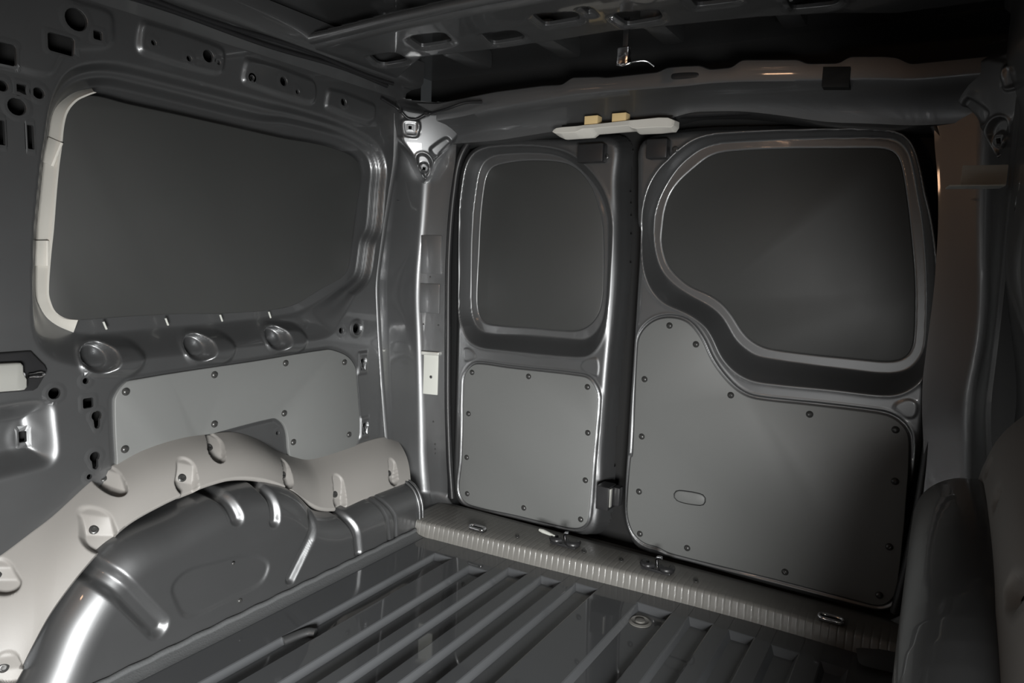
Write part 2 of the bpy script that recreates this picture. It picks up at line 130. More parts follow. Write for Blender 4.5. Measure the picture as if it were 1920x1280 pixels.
# ------------------------------------------------------------------ materials
def mat(name, col, rough, metal=0., bump=0., bscale=400., coat=0., cvar=0., spec=.5):
    m = bpy.data.materials.new(name); m.use_nodes = True; nt = m.node_tree; b = nt.nodes['Principled BSDF']
    b.inputs['Base Color'].default_value = (*col, 1); b.inputs['Roughness'].default_value = rough
    b.inputs['Metallic'].default_value = metal; b.inputs['Coat Weight'].default_value = coat; b.inputs['Coat Roughness'].default_value = .04
    b.inputs['Specular IOR Level'].default_value = spec
    tc = nt.nodes.new('ShaderNodeTexCoord')
    if bump:
        n = nt.nodes.new('ShaderNodeTexNoise'); n.inputs['Scale'].default_value = bscale; n.inputs['Detail'].default_value = 3
        bp = nt.nodes.new('ShaderNodeBump'); bp.inputs['Strength'].default_value = bump; bp.inputs['Distance'].default_value = .002
        nt.links.new(tc.outputs['Object'], n.inputs['Vector']); nt.links.new(n.outputs['Fac'], bp.inputs['Height'])
        nt.links.new(bp.outputs['Normal'], b.inputs['Normal'])
    if cvar:
        n2 = nt.nodes.new('ShaderNodeTexNoise'); n2.inputs['Scale'].default_value = 9; n2.inputs['Detail'].default_value = 6
        mr = nt.nodes.new('ShaderNodeMapRange'); mr.inputs[3].default_value = rough * (1 - cvar); mr.inputs[4].default_value = rough * (1 + cvar)
        nt.links.new(tc.outputs['Object'], n2.inputs['Vector']); nt.links.new(n2.outputs['Fac'], mr.inputs[0])
        nt.links.new(mr.outputs[0], b.inputs['Roughness'])
    return m
M = dict(
 sill=mat('sill_paint', (.14, .136, .126), .42, 0, .05, 500, .1),
 paint=mat('graphite_paint', (.158, .161, .164), .42, .82, .004, 60, .55, .10),
 floorp=mat('graphite_floor_paint', (.075, .078, .082), .45, 0, .006, 25, .9, .1, .12),
 lining=mat('grey_lining_board', (.138, .142, .139), .50, 0, .05, 900, 0, .1),
 blank=mat('dark_window_board', (.036, .037, .036), .52, 0, .03, 500, 0, .1),
 trim=mat('grey_moulded_plastic', (.24, .23, .217), .50, 0, .10, 1200, 0, .1),
 rubber=mat('black_rubber', (.012, .012, .013), .45),
 blackp=mat('black_plastic', (.018, .018, .019), .38),
 rivet=mat('dark_rivet_plastic', (.035, .035, .034), .30),
 zinc=mat('zinc_plated_steel', (.62, .62, .58), .35, .6, .03, 200),
 pale=mat('pale_primer_steel', (.55, .56, .52), .45, .1),
 strip=mat('pale_grey_edge_strip', (.62, .60, .55), .5),
 chrome=mat('bright_chrome', (.8, .8, .82), .12, 1),
 lampg=mat('light_grey_lamp_plastic', (.78, .76, .70), .45),
 foam=mat('yellow_foam', (.80, .60, .30), .8),
 sealer=mat('seam_sealer', (.085, .088, .09), .42, 0, .35, 260),
 hole=mat('cavity_shade_black', (.006, .006, .006), .7),  # black stands in for the shade inside holes and gaps
)
# ------------------------------------------------------------------ object helpers
def link(name, me, m, parent=None):
    o = bpy.data.objects.new(name, me); COL.objects.link(o)
    if m is not None and not me.materials: me.materials.append(M[m])
    if parent is not None: o.parent = parent
    return o
def pyd(name, vs, fs, m, parent=None, smooth=True, sharp=None):
    me = bpy.data.meshes.new(name); me.from_pydata([tuple(map(float, v)) for v in vs], [], [tuple(map(int, f)) for f in fs]); me.validate()
    if smooth: me.polygons.foreach_set('use_smooth', [True] * len(me.polygons))
    if sharp: me.set_sharp_from_angle(angle=math.radians(sharp))
    return link(name, me, m, parent)
def struct(o, label=None):
    o['kind'] = 'structure'
    if label: o['label'] = label
    return o
def tag(o, label, cat, group=None):
    o['label'] = label; o['category'] = cat
    if group: o['group'] = group
    return o
def empty(name, loc):
    o = bpy.data.objects.new(name, None); COL.objects.link(o); o.location = loc; o.empty_display_size = .02; return o
def keep_parent(ch, par):
    ch.parent = par; ch.matrix_parent_inverse = Matrix.Translation(-Vector(par.location))
def curve(pts, n=4, closed=True):
    p = np.array(pts, float); N = len(p); out = []
    rng = range(N) if closed else range(N - 1)
    for i in rng:
        if closed: a, b, c, d = p[i - 1], p[i], p[(i + 1) % N], p[(i + 2) % N]
        else: a, b, c, d = p[max(i - 1, 0)], p[i], p[i + 1], p[min(i + 2, N - 1)]
        # tangents follow the longer neighbour, so straight runs stay straight and corners round off
        l0, l1, l2 = [max(np.linalg.norm(q), 1e-6) for q in (b - a, c - b, d - c)]
        m1 = (c - a) / (l0 + l1) * l1 if l0 > 1e-5 else (c - b)
        m2 = (d - b) / (l1 + l2) * l1 if l2 > 1e-5 else (c - b)
        for k in range(n):
            t = k / n; t2 = t * t; t3 = t2 * t
            out.append((2*t3-3*t2+1)*b + (t3-2*t2+t)*m1 + (-2*t3+3*t2)*c + (t3-t2)*m2)
    if not closed: out.append(p[-1])
    return np.array(out)
def resample(p, n, closed=False):
    p = np.asarray(p, float)
    if closed: p = np.vstack([p, p[:1]])
    s = np.r_[0, np.cumsum(np.linalg.norm(np.diff(p, axis=0), axis=1))]
    t = np.linspace(0, s[-1], n, endpoint=not closed)
    return np.stack([np.interp(t, s, p[:, k]) for k in range(p.shape[1])], 1)
def smooth_closed(p, it=2):
    for _ in range(it): p = .25*np.roll(p, 1, 0) + .5*p + .25*np.roll(p, -1, 0)
    return p
def outline(key, n=160, it=3): return smooth_closed(resample(curve(OUT[key]), n, True), it)
def sdf(poly, U, V, margin=.12):
    U = np.asarray(U, float); V = np.asarray(V, float); shp = U.shape; u = U.ravel(); v = V.ravel()
    lo = poly.min(0) - margin; hi = poly.max(0) + margin
    idx = np.nonzero((u > lo[0]) & (u < hi[0]) & (v > lo[1]) & (v < hi[1]))[0]
    res = np.full(u.shape, margin); a = u[idx]; b = v[idx]
    d2 = np.full(a.shape, 1e9); ins = np.zeros(a.shape, bool)
    for i in range(len(poly)):
        x1, y1 = poly[i - 1]; x2, y2 = poly[i]; ex, ey = x2 - x1, y2 - y1; L = ex*ex + ey*ey
        if L < 1e-14: continue
        t = np.clip(((a - x1)*ex + (b - y1)*ey) / L, 0, 1); dx = a - x1 - t*ex; dy = b - y1 - t*ey
        np.minimum(d2, dx*dx + dy*dy, out=d2)
        if y1 != y2: ins ^= ((y1 > b) != (y2 > b)) & (a < x1 + (b - y1) / (y2 - y1) * ex)
    d = np.sqrt(d2); d[ins] *= -1; res[idx] = d
    return res.reshape(shp)
def sm(t): t = np.clip(t, 0, 1); return t*t*(3 - 2*t)
def step(d, a, b): return sm((d - a) / (b - a))
def capsule(U, V, p, q):
    ex, ey = q[0]-p[0], q[1]-p[1]; L = ex*ex + ey*ey + 1e-12
    t = np.clip(((U-p[0])*ex + (V-p[1])*ey) / L, 0, 1); return np.hypot(U-p[0]-t*ex, V-p[1]-t*ey)
def circ(c, r, n=18): return np.array([(c[0] + r*math.cos(2*math.pi*i/n), c[1] + r*math.sin(2*math.pi*i/n)) for i in range(n)])
def rrect(c, a, b, r=None, n=4):
    r = min(a, b)*.35 if r is None else r; out = []
    for k, (sx, sy) in enumerate(((1, 1), (-1, 1), (-1, -1), (1, -1))):
        for i in range(n + 1):
            t = math.pi/2*(k + i/n); out.append((c[0] + sx*(a - r) + r*math.cos(t), c[1] + sy*(b - r) + r*math.sin(t)))
    return np.array(out)
def keyhole(c, r):
    out = []
    for i in range(15):
        t = math.radians(-50 + 280*i/14); out.append((c[0] + r*math.cos(t), c[1] + r*math.sin(t)))
    w = r*.55; out += [(c[0] - w, c[1] - 2.2*r), (c[0] - w*.5, c[1] - 2.6*r), (c[0] + w*.5, c[1] - 2.6*r), (c[0] + w, c[1] - 2.2*r)]
    return np.array(out)
def sheet(name, ur, vr, du, hf, P, m, parent=None, keep=None, holes=(), flip=False):
    """pressed sheet: height field hf(u,v) mapped to space by P(u,v,h); real holes punched with folded-in rims"""
    u = np.arange(ur[0], ur[1] + du/2, du); v = np.arange(vr[0], vr[1] + du/2, du)
    U, V = np.meshgrid(u, v, indexing='ij'); H = hf(U, V); nu, nv = U.shape
    co = np.stack(P(U, V, H), -1).reshape(-1, 3)
    cu = (U[:-1, :-1] + U[1:, 1:]) / 2; cv = (V[:-1, :-1] + V[1:, 1:]) / 2
    k = np.ones(cu.shape, bool)
    if keep is not None: k &= keep(cu, cv)
    for h in holes: k &= ~(sdf(h, cu, cv, .03) < du*1.05)
    I = np.arange(nu*nv).reshape(nu, nv)
    q = np.stack([I[:-1, :-1], I[1:, :-1], I[1:, 1:], I[:-1, 1:]], -1)[k]
    used = np.unique(q); remap = np.full(nu*nv, -1); remap[used] = np.arange(len(used))
    co = co[used]; q = remap[q]; vs = [co]; fs = [q]; base = len(co)
    for h in holes:
        n = len(h); c = h.mean(0); d = h - c; L = np.linalg.norm(d, axis=1, keepdims=True)
        rings = [(h + d/L*du*3.4, .0002, 1), (h + d/L*du*1.6, .0006, 1), (h + d/L*.0008, .0006, 1), (h, -.0006, 1), (h, -.007, 1)]
        rv = []
        for p, dh, _ in rings:
            hh = hf(p[:, 0], p[:, 1]) + dh; rv.append(np.stack(P(p[:, 0], p[:, 1], hh), -1))
        vs += rv; ff = []
        for r in range(len(rings) - 1):
            for i in range(n):
                j = (i + 1) % n; ff.append((base + r*n + i, base + (r+1)*n + i, base + (r+1)*n + j, base + r*n + j))
        ff = np.array(ff)
        if not flip: ff = ff[:, ::-1]
        area2 = np.sum(h[:, 0]*np.roll(h[:, 1], -1) - h[:, 1]*np.roll(h[:, 0], -1))
        if area2 > 0: ff = ff[:, ::-1]
        fs.append(ff); base += n*len(rings)
    co = np.vstack(vs); q = np.vstack(fs)
    if flip: q = q[:, ::-1]
    me = bpy.data.meshes.new(name); me.vertices.add(len(co)); me.vertices.foreach_set('co', co.astype(np.float32).ravel())
    me.loops.add(q.size); me.loops.foreach_set('vertex_index', q.astype(np.int32).ravel())
    me.polygons.add(len(q)); me.polygons.foreach_set('loop_start', np.arange(0, q.size, 4, dtype=np.int32))
    smf = np.ones(len(q), bool); smf[len(fs[0]):] = False; me.polygons.foreach_set('use_smooth', smf)
    me.update(calc_edges=True); me.validate()
    return link(name, me, m, parent)
def board(name, poly, P, h0, h1, m, parent=None, bev=.002, flip=False):
    """flat board of real thickness with a rounded rim; poly in (u,v), heights h0 (back) to h1 (front)"""
    c = poly; nx = np.roll(c, -1, 0) - np.roll(c, 1, 0); nrm = np.stack([nx[:, 1], -nx[:, 0]], 1); nrm /= np.linalg.norm(nrm, axis=1, keepdims=True) + 1e-9
    if np.sum(c[:, 0]*np.roll(c[:, 1], -1) - c[:, 1]*np.roll(c[:, 0], -1)) < 0: nrm = -nrm
    n = len(c); rings = [(c, h0), (c, h1 - bev), (c - nrm*bev*.3, h1 - bev*.3), (c - nrm*bev, h1)]
    vs = []; fs = []
    for p, h in rings: vs += list(np.stack(P(p[:, 0], p[:, 1], np.full(n, h)), -1))
    for r in range(3):
        for i in range(n): j = (i + 1) % n; fs.append((r*n + i, r*n + j, (r+1)*n + j, (r+1)*n + i))
    fs.append(tuple(range(3*n, 4*n)))
    o = pyd(name, vs, fs, m, parent, True, 50)
    bm = bmesh.new(); bm.from_mesh(o.data); bmesh.ops.recalc_face_normals(bm, faces=bm.faces); bm.to_mesh(o.data); bm.free()
    return o
def box_bm(bm, c, s, rot=None, bev=0):
    r = bmesh.ops.create_cube(bm, size=1); mt = Matrix.Translation(c) @ (rot.to_4x4() if rot else Matrix.Identity(4)) @ Matrix.Diagonal((*s, 1))
    bmesh.ops.transform(bm, matrix=mt, verts=r['verts'])
    if bev:
        es = list({e for v in r['verts'] for e in v.link_edges}); bmesh.ops.bevel(bm, geom=es, offset=bev, segments=2, affect='EDGES', profile=.6)
def bmobj(name, bm, m, parent=None, smooth=True, ang=40):
    me = bpy.data.meshes.new(name); bmesh.ops.recalc_face_normals(bm, faces=bm.faces); bm.to_mesh(me); bm.free()
    if smooth: me.polygons.foreach_set('use_smooth', [True]*len(me.polygons)); me.set_sharp_from_angle(angle=math.radians(ang))
    return link(name, me, m, parent)
def box(name, c, s, m, parent=None, rot=None, bev=.002):
    bm = bmesh.new(); box_bm(bm, c, s, rot, bev); return bmobj(name, bm, m, parent)
def frame_of(t):
    t = t / (np.linalg.norm(t) + 1e-12); a = np.array([0, 0, 1.]) if abs(t[2]) < .9 else np.array([1., 0, 0])
    x = np.cross(a, t); x /= np.linalg.norm(x); return x, np.cross(t, x)
def tube(name, pts, r, m, parent=None, n=10, closed=False, sub=4):
    p = curve(pts, sub, closed); N = len(p); rr = np.full(N, r) if np.isscalar(r) else np.interp(np.linspace(0, 1, N), np.linspace(0, 1, len(r)), r)
    vs = []; fs = []
    px_ = None
    for i in range(N):
        t = (p[(i+1) % N] - p[i-1]) if closed else (p[min(i+1, N-1)] - p[max(i-1, 0)])
        t = t/np.linalg.norm(t)
        if px_ is None: px_, _ = frame_of(t)
        px_ = px_ - t*np.dot(px_, t); px_ /= np.linalg.norm(px_); py_ = np.cross(t, px_)
        for k in range(n): a = 2*math.pi*k/n; vs.append(p[i] + rr[i]*(math.cos(a)*px_ + math.sin(a)*py_))
    for i in range(N if closed else N - 1):
        j = (i+1) % N
        for k in range(n): l = (k+1) % n; fs.append((i*n+k, i*n+l, j*n+l, j*n+k))
    if not closed: fs += [tuple(range(n))[::-1], tuple(range((N-1)*n, N*n))]
    return pyd(name, vs, fs, m, parent, True, 60)
def lathe_mesh(name, prof, n=20):
    """profile (r,h) turned about local z"""
    vs = []; fs = []
    for r, h in prof:
        for k in range(n): a = 2*math.pi*k/n; vs.append((r*math.cos(a), r*math.sin(a), h))
    for i in range(len(prof)-1):
        for k in range(n): l = (k+1) % n; fs.append((i*n+k, i*n+l, (i+1)*n+l, (i+1)*n+k))
    fs.append(tuple(range((len(prof)-1)*n, len(prof)*n)))
    me = bpy.data.meshes.new(name); me.from_pydata(vs, [], fs); me.polygons.foreach_set('use_smooth', [True]*len(me.polygons)); me.set_sharp_from_angle(angle=math.radians(35)); return me
def put(name, me, m, loc, axis, parent=None, scale=1):
    o = link(name, me, m, parent); o.location = loc; o.rotation_euler = Vector(axis).to_track_quat('Z', 'Y').to_euler(); o.scale = (scale,)*3; return o
def mirror_copy(o, parent=None, name=None, s=1.168):
    """right-hand pressing: the same part mirrored about the centre plane of the load bay"""
    c = o.copy(); c.data = o.data.copy(); COL.objects.link(c); c.parent = parent
    me = c.data; n = len(me.vertices); a = np.empty(n*3, np.float32); me.vertices.foreach_get('co', a); a = a.reshape(-1, 3); t_ = np.clip((a[:, 2] - .3)/.3, 0, 1); a[:, 0] = s + (1.2 - s)*(1 - t_*t_*(3 - 2*t_)) - a[:, 0]
    me.vertices.foreach_set('co', a.ravel()); me.flip_normals(); me.update()
    for k in ('label', 'category', 'group'):
        if k in c: del c[k]
    if name: c.name = name
    return c
RIV = lathe_mesh('rivet', [(.0062, 0), (.0062, .0012), (.0052, .0028), (.0036, .0040), (.0022, .0045), (.0020, .0036), (.0004, .0034)], 16)
SCREW = lathe_mesh('screw', [(.0085, 0), (.0085, .002), (.0065, .0035), (.0045, .0037), (.0042, .0015), (.0004, .0014)], 16)
# ================================================================== LOAD FLOOR
def Pz(u, v, h): return u, v, h
FD = .0135
floor = struct(pyd('floor', [(-.16, -2.4, -FD), (1.36, -2.4, -FD), (1.36, .08, -FD), (-.16, .08, -FD)], [(0, 1, 2, 3)], 'floorp', None, False), 'glossy dark grey ribbed steel load floor of the van')
ends = OUT['floor_ends']
chan = []                                           # pressed channels: (x of left lip, y of the closed end, channel width)
widths = [.058, .058, .058, .058, .060, .085, .056, .056, .056, .050]
for (x, y), wd in zip(ends, widths): chan.append((x, y, wd))
SL = .010                                           # run of the sloping channel wall
def land(x0, x1, y1, ya, yb, l0=True, l1=True):
    """raised flat land between two channels, sloping walls down to the channel floor, rounded lips"""
    def sec(y):
        pr = []
        if l0: pr += [(x0 - SL, -FD - .001), (x0 - SL*.12, -.0012), (x0 + .0015, 0)]
        else: pr += [(x0, -FD - .001), (x0, -.0002), (x0 + .0004, 0)]
        if l1: pr += [(x1 - .0015, 0), (x1 + SL*.12, -.0012), (x1 + SL, -FD - .001)]
        else: pr += [(x1 - .0004, 0), (x1, -.0002), (x1, -FD - .001)]
        return [(x, y, z) for x, z in pr]
    ys = np.linspace(ya, yb, 12); vs = []; fs = []
    for y in ys: vs += sec(y)
    for i in range(len(ys) - 1):
        for k in range(5): fs.append((i*6+k, i*6+k+1, (i+1)*6+k+1, (i+1)*6+k))
    return vs, fs
prev = None
edges = []
for i, (x, y, wd) in enumerate(chan): edges.append((x, x + SL, x + SL + wd - 2*SL + .004, x + wd))
# land i: from right lip of channel i-1 to left lip of channel i
for i in range(len(chan) + 1):
    x0 = -.02 if i == 0 else edges[i-1][3]; x1 = 1.22 if i == len(chan) else edges[i][0]
    vs, fs = land(x0, x1, 0, -2.38, -.10, i > 0, i < len(chan))
    pyd('floor_rib', vs, fs, 'floorp', floor, False)
# closed ends of the channels: short sloping blocks rising to the cross strip by the sill
for i, (x, y, wd) in enumerate(chan):
    e = edges[i]; a, b = e[0] - .002, e[3] + .002
    vs = [(a, y - .016, -FD - .0005), (b, y - .016, -FD - .0005), (b, y - .002, -.0012), (a, y - .002, -.0012), (b, y, 0), (a, y, 0), (b, -.12, 0), (a, -.12, 0)]
    pyd('channel_end', vs, [(0, 1, 2, 3), (3, 2, 4, 5), (5, 4, 6, 7)], 'floorp', floor, False)
# ================================================================== DOOR SILL
sf = np.array(OUT['sill_front'])
def sill_y(x): return np.interp(x, sf[:, 0], sf[:, 1])
xs = np.linspace(-.03, 1.23, 631); prof = [(0, -.012), (.000, .004), (.004, .034), (.007, .039), (.013, .0415), (.05, .043)]
vs = []; fs = []
for x in xs:
    y0 = float(sill_y(x)); groove = 1 if int(round((x + .03)/.002)) % 8 == 0 else 0
    for dy, z in prof: vs.append((x, y0 + dy + (.0012 if groove and 0 < z < .043 else 0), z - (.0006 if groove and z > .03 else 0)))
    vs += [(x, -.045, .044), (x, -.020, .040), (x, .01, .012), (x, .07, .008)]
k = len(prof) + 4
for i in range(len(xs) - 1):
    for j in range(k - 1): fs.append((i*k+j, (i+1)*k+j, (i+1)*k+j+1, i*k+j+1))
sill = struct(pyd('trim_1', vs, fs, 'sill', None, True, 50) if 'sill' in M else pyd('trim_1', vs, fs, 'paint', None, True, 50), 'ribbed dark grey door sill strip along the rear edge of the floor')
# ================================================================== REAR DOORS
def Py(u, v, h): return u, -h, v
def interp_ring(dO, dP): return np.clip(dO / (dO + np.abs(dP) + 1e-9), 0, 1)
def make_door(n, pre, label, extra=()):
    Dp = outline(pre + '_outline', 220, 2); S = outline(pre + '_win_s', 200, 2); Oo = outline(pre + '_win_o', 200, 2); Pp = outline(pre + '_win_p', 200, 2)
    L = outline(pre + '_panel', 240, 2)
    emb = [outline(e, 60, 1) for e in extra]
    def hf(U, V):
        h = np.zeros(np.shape(U)); d = -sdf(Dp, U, V)
        r = .020; t = np.clip(1 - d/r, 0, 1); h -= r*.9*(1 - np.sqrt(np.clip(1 - t*t, 0, 1)))
        h -= np.where(d < 0, np.clip(-d, 0, .03)*3.0, 0)
        dO = sdf(Oo, U, V); dS = np.maximum(-sdf(S, U, V), .012 - dO); dP = sdf(Pp, U, V)
        t = interp_ring(np.clip(dS, 0, 1), np.clip(dO, 0, 1)); t = np.where(dS <= 0, 0, t)
        h -= .054*np.where(dS > 0, t*t*(3-2*t)*.35 + t*.65, 0)
        h -= .004*step(-dS, -.006, .0) * 0
        h += .0022*np.exp(-(dS/.006)**2)                       # rolled bead round the window pressing
        h -= .004*step(-dP, -.002, .003)
        dL = sdf(L, U, V)
        h -= .0035*(1 - step(np.abs(dL - .0045), .001, .0045))   # groove round the lining board
        h += .0012*(1 - step(np.abs(dL - .0105), .0005, .004))
        for e in emb:
            de = sdf(e, U, V); h += .0022*(1 - step(de, -.006, .001))
        return h
    u0, v0 = Dp.min(0) - .02; u1, v1 = Dp.max(0) + .02
    d = sheet('door_%d' % n, (u0, u1), (v0, v1), .0027, hf, Py, 'paint', None, lambda a, b: (sdf(Dp, a, b) < .014) & (sdf(Pp, a, b) > -.012))
    struct(d, label)
    wp = board('window_panel', Pp, lambda u, v, h: (u, -h, v), -.062, -.0545, 'blank', d, .0025)
    lp = board('lining_panel', L, lambda u, v, h: (u, -h, v), -.001, .0035, 'lining', d, .0022)
    for (x, z) in OUT[pre + '_riv']: put('rivet', RIV, 'rivet', (x, -.0034, z), (0, -1, 0), lp, 1.3)
    return d, lp, wp
door1, lp1, wp1 = make_door(1, 'd1', 'narrow dark grey rear door nearest the side window wall', ('d1_tri', 'd1_tri2'))
lp1['label'] = 'grey riveted lining board with rounded corners'; wp1['label'] = 'dark board filling the small window opening'
door2, lp2, wp2 = make_door(2, 'd2', 'wide dark grey rear door with stepped window opening', ('d2_tri',))
lp2['label'] = 'large grey riveted lining board with stepped top'; wp2['label'] = 'dark board filling the large stepped window opening'
# oblong finger cover on the wide lining board
sl = outline('d2_slot', 40, 1)
board('oblong_cover', sl, Py, .003, .0062, 'lining', lp2, .0025)
c0 = sl.mean(0); ring = c0 + (sl - c0)*1.05
tube('cover_gap', [(x, -.0037, z) for x, z in ring[::2]], .0011, 'rubber', lp2, 6, True, 1)
# ================================================================== LEFT SIDE WALL
def PxL(u, v, h): return -.15 + h, u, v
WS = outline('w_s', 240, 3); WO = outline('w_o', 240, 2); WP = outline('w_p', 240, 2); WL = outline('w_panel', 240, 0)
EMB = [outline('w_emb%d' % i, 80, 1) for i in range(4)]; BUL = outline('w_bulge', 80, 2)
DIM = OUT['w_dimple']; KEY = OUT['w_key']
def wall_h(U, V):
    h = np.zeros(np.shape(U))
    dO = sdf(WO, U, V); dS = np.maximum(-sdf(WS, U, V), .024 - dO); dP = sdf(WP, U, V)
    t = interp_ring(np.clip(dS, 0, 1), np.clip(dO, 0, 1))
    a = np.where(dS > 0, t, 0)
    # outer dished surround: quick drop, flat band, second drop to the board
    low = step(-V, -.70, -.62)                                  # under the window the surround is one long slope
    prof = (1-low)*(.55*step(a, 0, .45) + .45*step(a, .55, 1.0)) + low*(.35*step(a, 0, 1) + .65*a)
    h -= .044*prof
    for i, e in enumerate(EMB): h += (.004 if i == 0 else .008)*(1 - step(sdf(e, U, V), -.008, .003))
    h -= .036*(1 - step(sdf(BUL, U, V), -.045, .004))
    for i, (y, z) in enumerate(DIM):
        r = np.hypot((U - y)*.9, V - z); tail = capsule(U, V, (y, z), (y + .055, z - .006))
        h += .020*(1 - step(tail, .018, .042)); h -= .038*(1 - step(r, .020, .031))
    dL = sdf(WL, U, V)
    h -= .004*(1 - step(dL, .002, .010))
    for y, z in KEY[2:]:
        dk = np.maximum(np.abs(U - y)/.9, np.abs(V - z + .006)*.6); h += .004*(1 - step(np.abs(dk - .015), .002, .006))
    rr = np.hypot(U - OUT['w_hole_c'][15][0], V - OUT['w_hole_c'][15][1]); h += .004*(1 - step(np.abs(rr - .020), .002, .006))
    yb, zb = OUT['bulge_key'][0]; h += .0018*(1 - step(np.hypot(U-yb, (V-zb)*.8), .014, .030))
    return h
holes = [circ((y, z), r) for y, z, r in OUT['w_hole_c']] + [rrect((y, z), a, b) for y, z, a, b in OUT['w_hole_s']]
holes += [keyhole(k, .0095 if i < 2 else .007) for i, k in enumerate(KEY)] + [rrect(OUT['bulge_key'][0], .0055, .010)]
yA = [p[1] for p in OUT['pA']][::-1]; zA = [p[2] for p in OUT['pA']][::-1]
def edgeA(z): return np.interp(z, zA, yA)
wall = sheet('wall_left', (-1.40, -.12), (-.02, 1.30), .0034, wall_h, PxL, 'paint', None,
             lambda a, b: (a < edgeA(b) + .004) & (sdf(WP, a, b) > -.02), holes)
struct(wall, 'dark grey pressed steel side wall with boarded side window')
pyd('front_sheet', [(-.1515, -2.6, -.02), (-.1515, -1.36, -.02), (-.1515, -1.36, 1.31), (-.1515, -2.6, 1.31)], [(0, 1, 2, 3)], 'paint', wall, False)
pyd('outer_skin', [(-.21, -2.4, -.02), (-.21, .05, -.02), (-.21, .05, 1.4), (-.21, -2.4, 1.4)], [(0, 1, 2, 3)], 'hole', wall, False)  # skin blackened to put shade into the punched holes
wpL = board('window_panel', WP, PxL, -.055, -.005, 'blank', wall, .003); wpL['label'] = 'dark board filling the side window'
lpL = board('lining_panel', WL, PxL, -.004, .0035, 'lining', wall, .002); lpL['label'] = 'grey riveted lining board above the wheel arch'
for (y, z) in OUT['w_riv']: put('rivet', RIV, 'rivet', (-.1464, y, z), (1, 0, 0), lpL, 1.3)

# pale edge strip on the near side of the side window, with two clips
so = curve(OUT['strip_o'], 4, False); si = curve(OUT['strip_i'], 4, False)
vs = []; fs = []
for a, b in zip(so, si):
    vs += [a + [-.006, 0, 0], a + [.000, 0, 0], (a + b)/2, b + [.0, 0, 0], b + [-.002, .006, 0]]
for i in range(len(so) - 1):
    for k in range(4): fs.append((i*5+k, (i+1)*5+k, (i+1)*5+k+1, i*5+k+1))
strip = pyd('edge_strip', vs, fs, 'strip', wall, True, 45); strip['label'] = 'pale grey edge strip'
for (y, z) in OUT['w_clips']:
    i = int(np.argmin(np.abs((so[:, 2] + si[:, 2])/2 - z))); a, b = so[i], si[i]
    rot = Matrix(((0, 0, 0), (0, 0, 0), (0, 0, 0)))
    ev = Vector(b - a).normalized(); tv = Vector(so[i+1] - so[i-1]).normalized(); nv = tv.cross(ev).normalized(); tv = ev.cross(nv)
    R3 = Matrix((ev, tv, nv)).transposed()
    box('strip_clip', Vector((a + b)/2) + nv*(.003 if nv.x > 0 else -.003), (np.linalg.norm(b - a)*1.06, .046, .005), 'strip', strip, R3, .0012)
for (y, z) in OUT['w_ticks']:
    box('window_clip', (-.1735, y, z), (.004, .003, .017), 'pale', wall, Matrix.Rotation(.35, 3, 'X'), .001)
# ---- rear corner pillar of the left wall
def at_z(pts, z):
    p = np.array(pts)[::-1]; return np.stack([np.interp(z, p[:, 2], p[:, k]) for k in range(2)], 1)
zs = np.linspace(.056, 1.20, 70)
A, B, Cc = at_z(OUT['pA'], zs), at_z(OUT['pB'], zs), at_z(OUT['pC'], zs)
for arr in (A, B, Cc):
    for _ in range(4): arr[1:-1] = .25*arr[:-2] + .5*arr[1:-1] + .25*arr[2:]
A[:, 1] = np.where(zs < .2, edgeA(.2), A[:, 1])
def pillar_section(a, b, c):
    ab = (b - a); nab = np.array([ab[1], -ab[0]]); nab = nab/np.linalg.norm(nab)
    if nab[0] < 0: nab = -nab
    L = np.linalg.norm(ab); e = ab/L; bc = (c - b); M_ = np.linalg.norm(bc); g = bc/M_
    P_ = [a - e*0 + np.array([-.004, -.004]), a + np.array([.0005, 0]), a + nab*.004 + e*.005, a + nab*.0035 + e*.012, a + nab*.0005 + e*.017]
    for t in (.3, .5, .7): P_.append(a + ab*t - nab*.004*math.sin(math.pi*t))
    r = .020
    for k in range(7):                                         # convex rounded ridge
        t = k/6; q = (1-t)**2*(b - e*r) + 2*t*(1-t)*(b) + t*t*(b + g*r); P_.append(q)
    for t in (.25, .5, .75, .93): P_.append(b + bc*t)
    P_ += [c + np.array([.003, 0]), c + np.array([.003, .006]), c + np.array([-.004, .012]), c + np.array([-.004, .08])]
    return P_
rows = [[(p[0], p[1], z) for p in pillar_section(a, b, c)] for a, b, c, z in zip(A, B, Cc, zs)]
# the foot flares out to meet the sill end
foot = []
for z, bx, by, cx, cy in ((.010, .045, -.20, .07, -.045), (.022, .010, -.15, .045, -.035), (.036, -.045, -.085, .005, -.026)):
    foot.append([(p[0], p[1], z) for p in pillar_section(A[0], np.array((bx, by)), np.array((cx, cy)))])
rows = foot + rows; nk = len(rows[0]); vs = [p for r in rows for p in r]; fs = []
for i in range(len(rows) - 1):
    for k in range(nk - 1): fs.append((i*nk+k, i*nk+k+1, (i+1)*nk+k+1, (i+1)*nk+k))
pillar = pyd('corner_pillar', vs, fs, 'paint', wall, True, 70); pillar['label'] = 'glossy dark rear corner pillar'
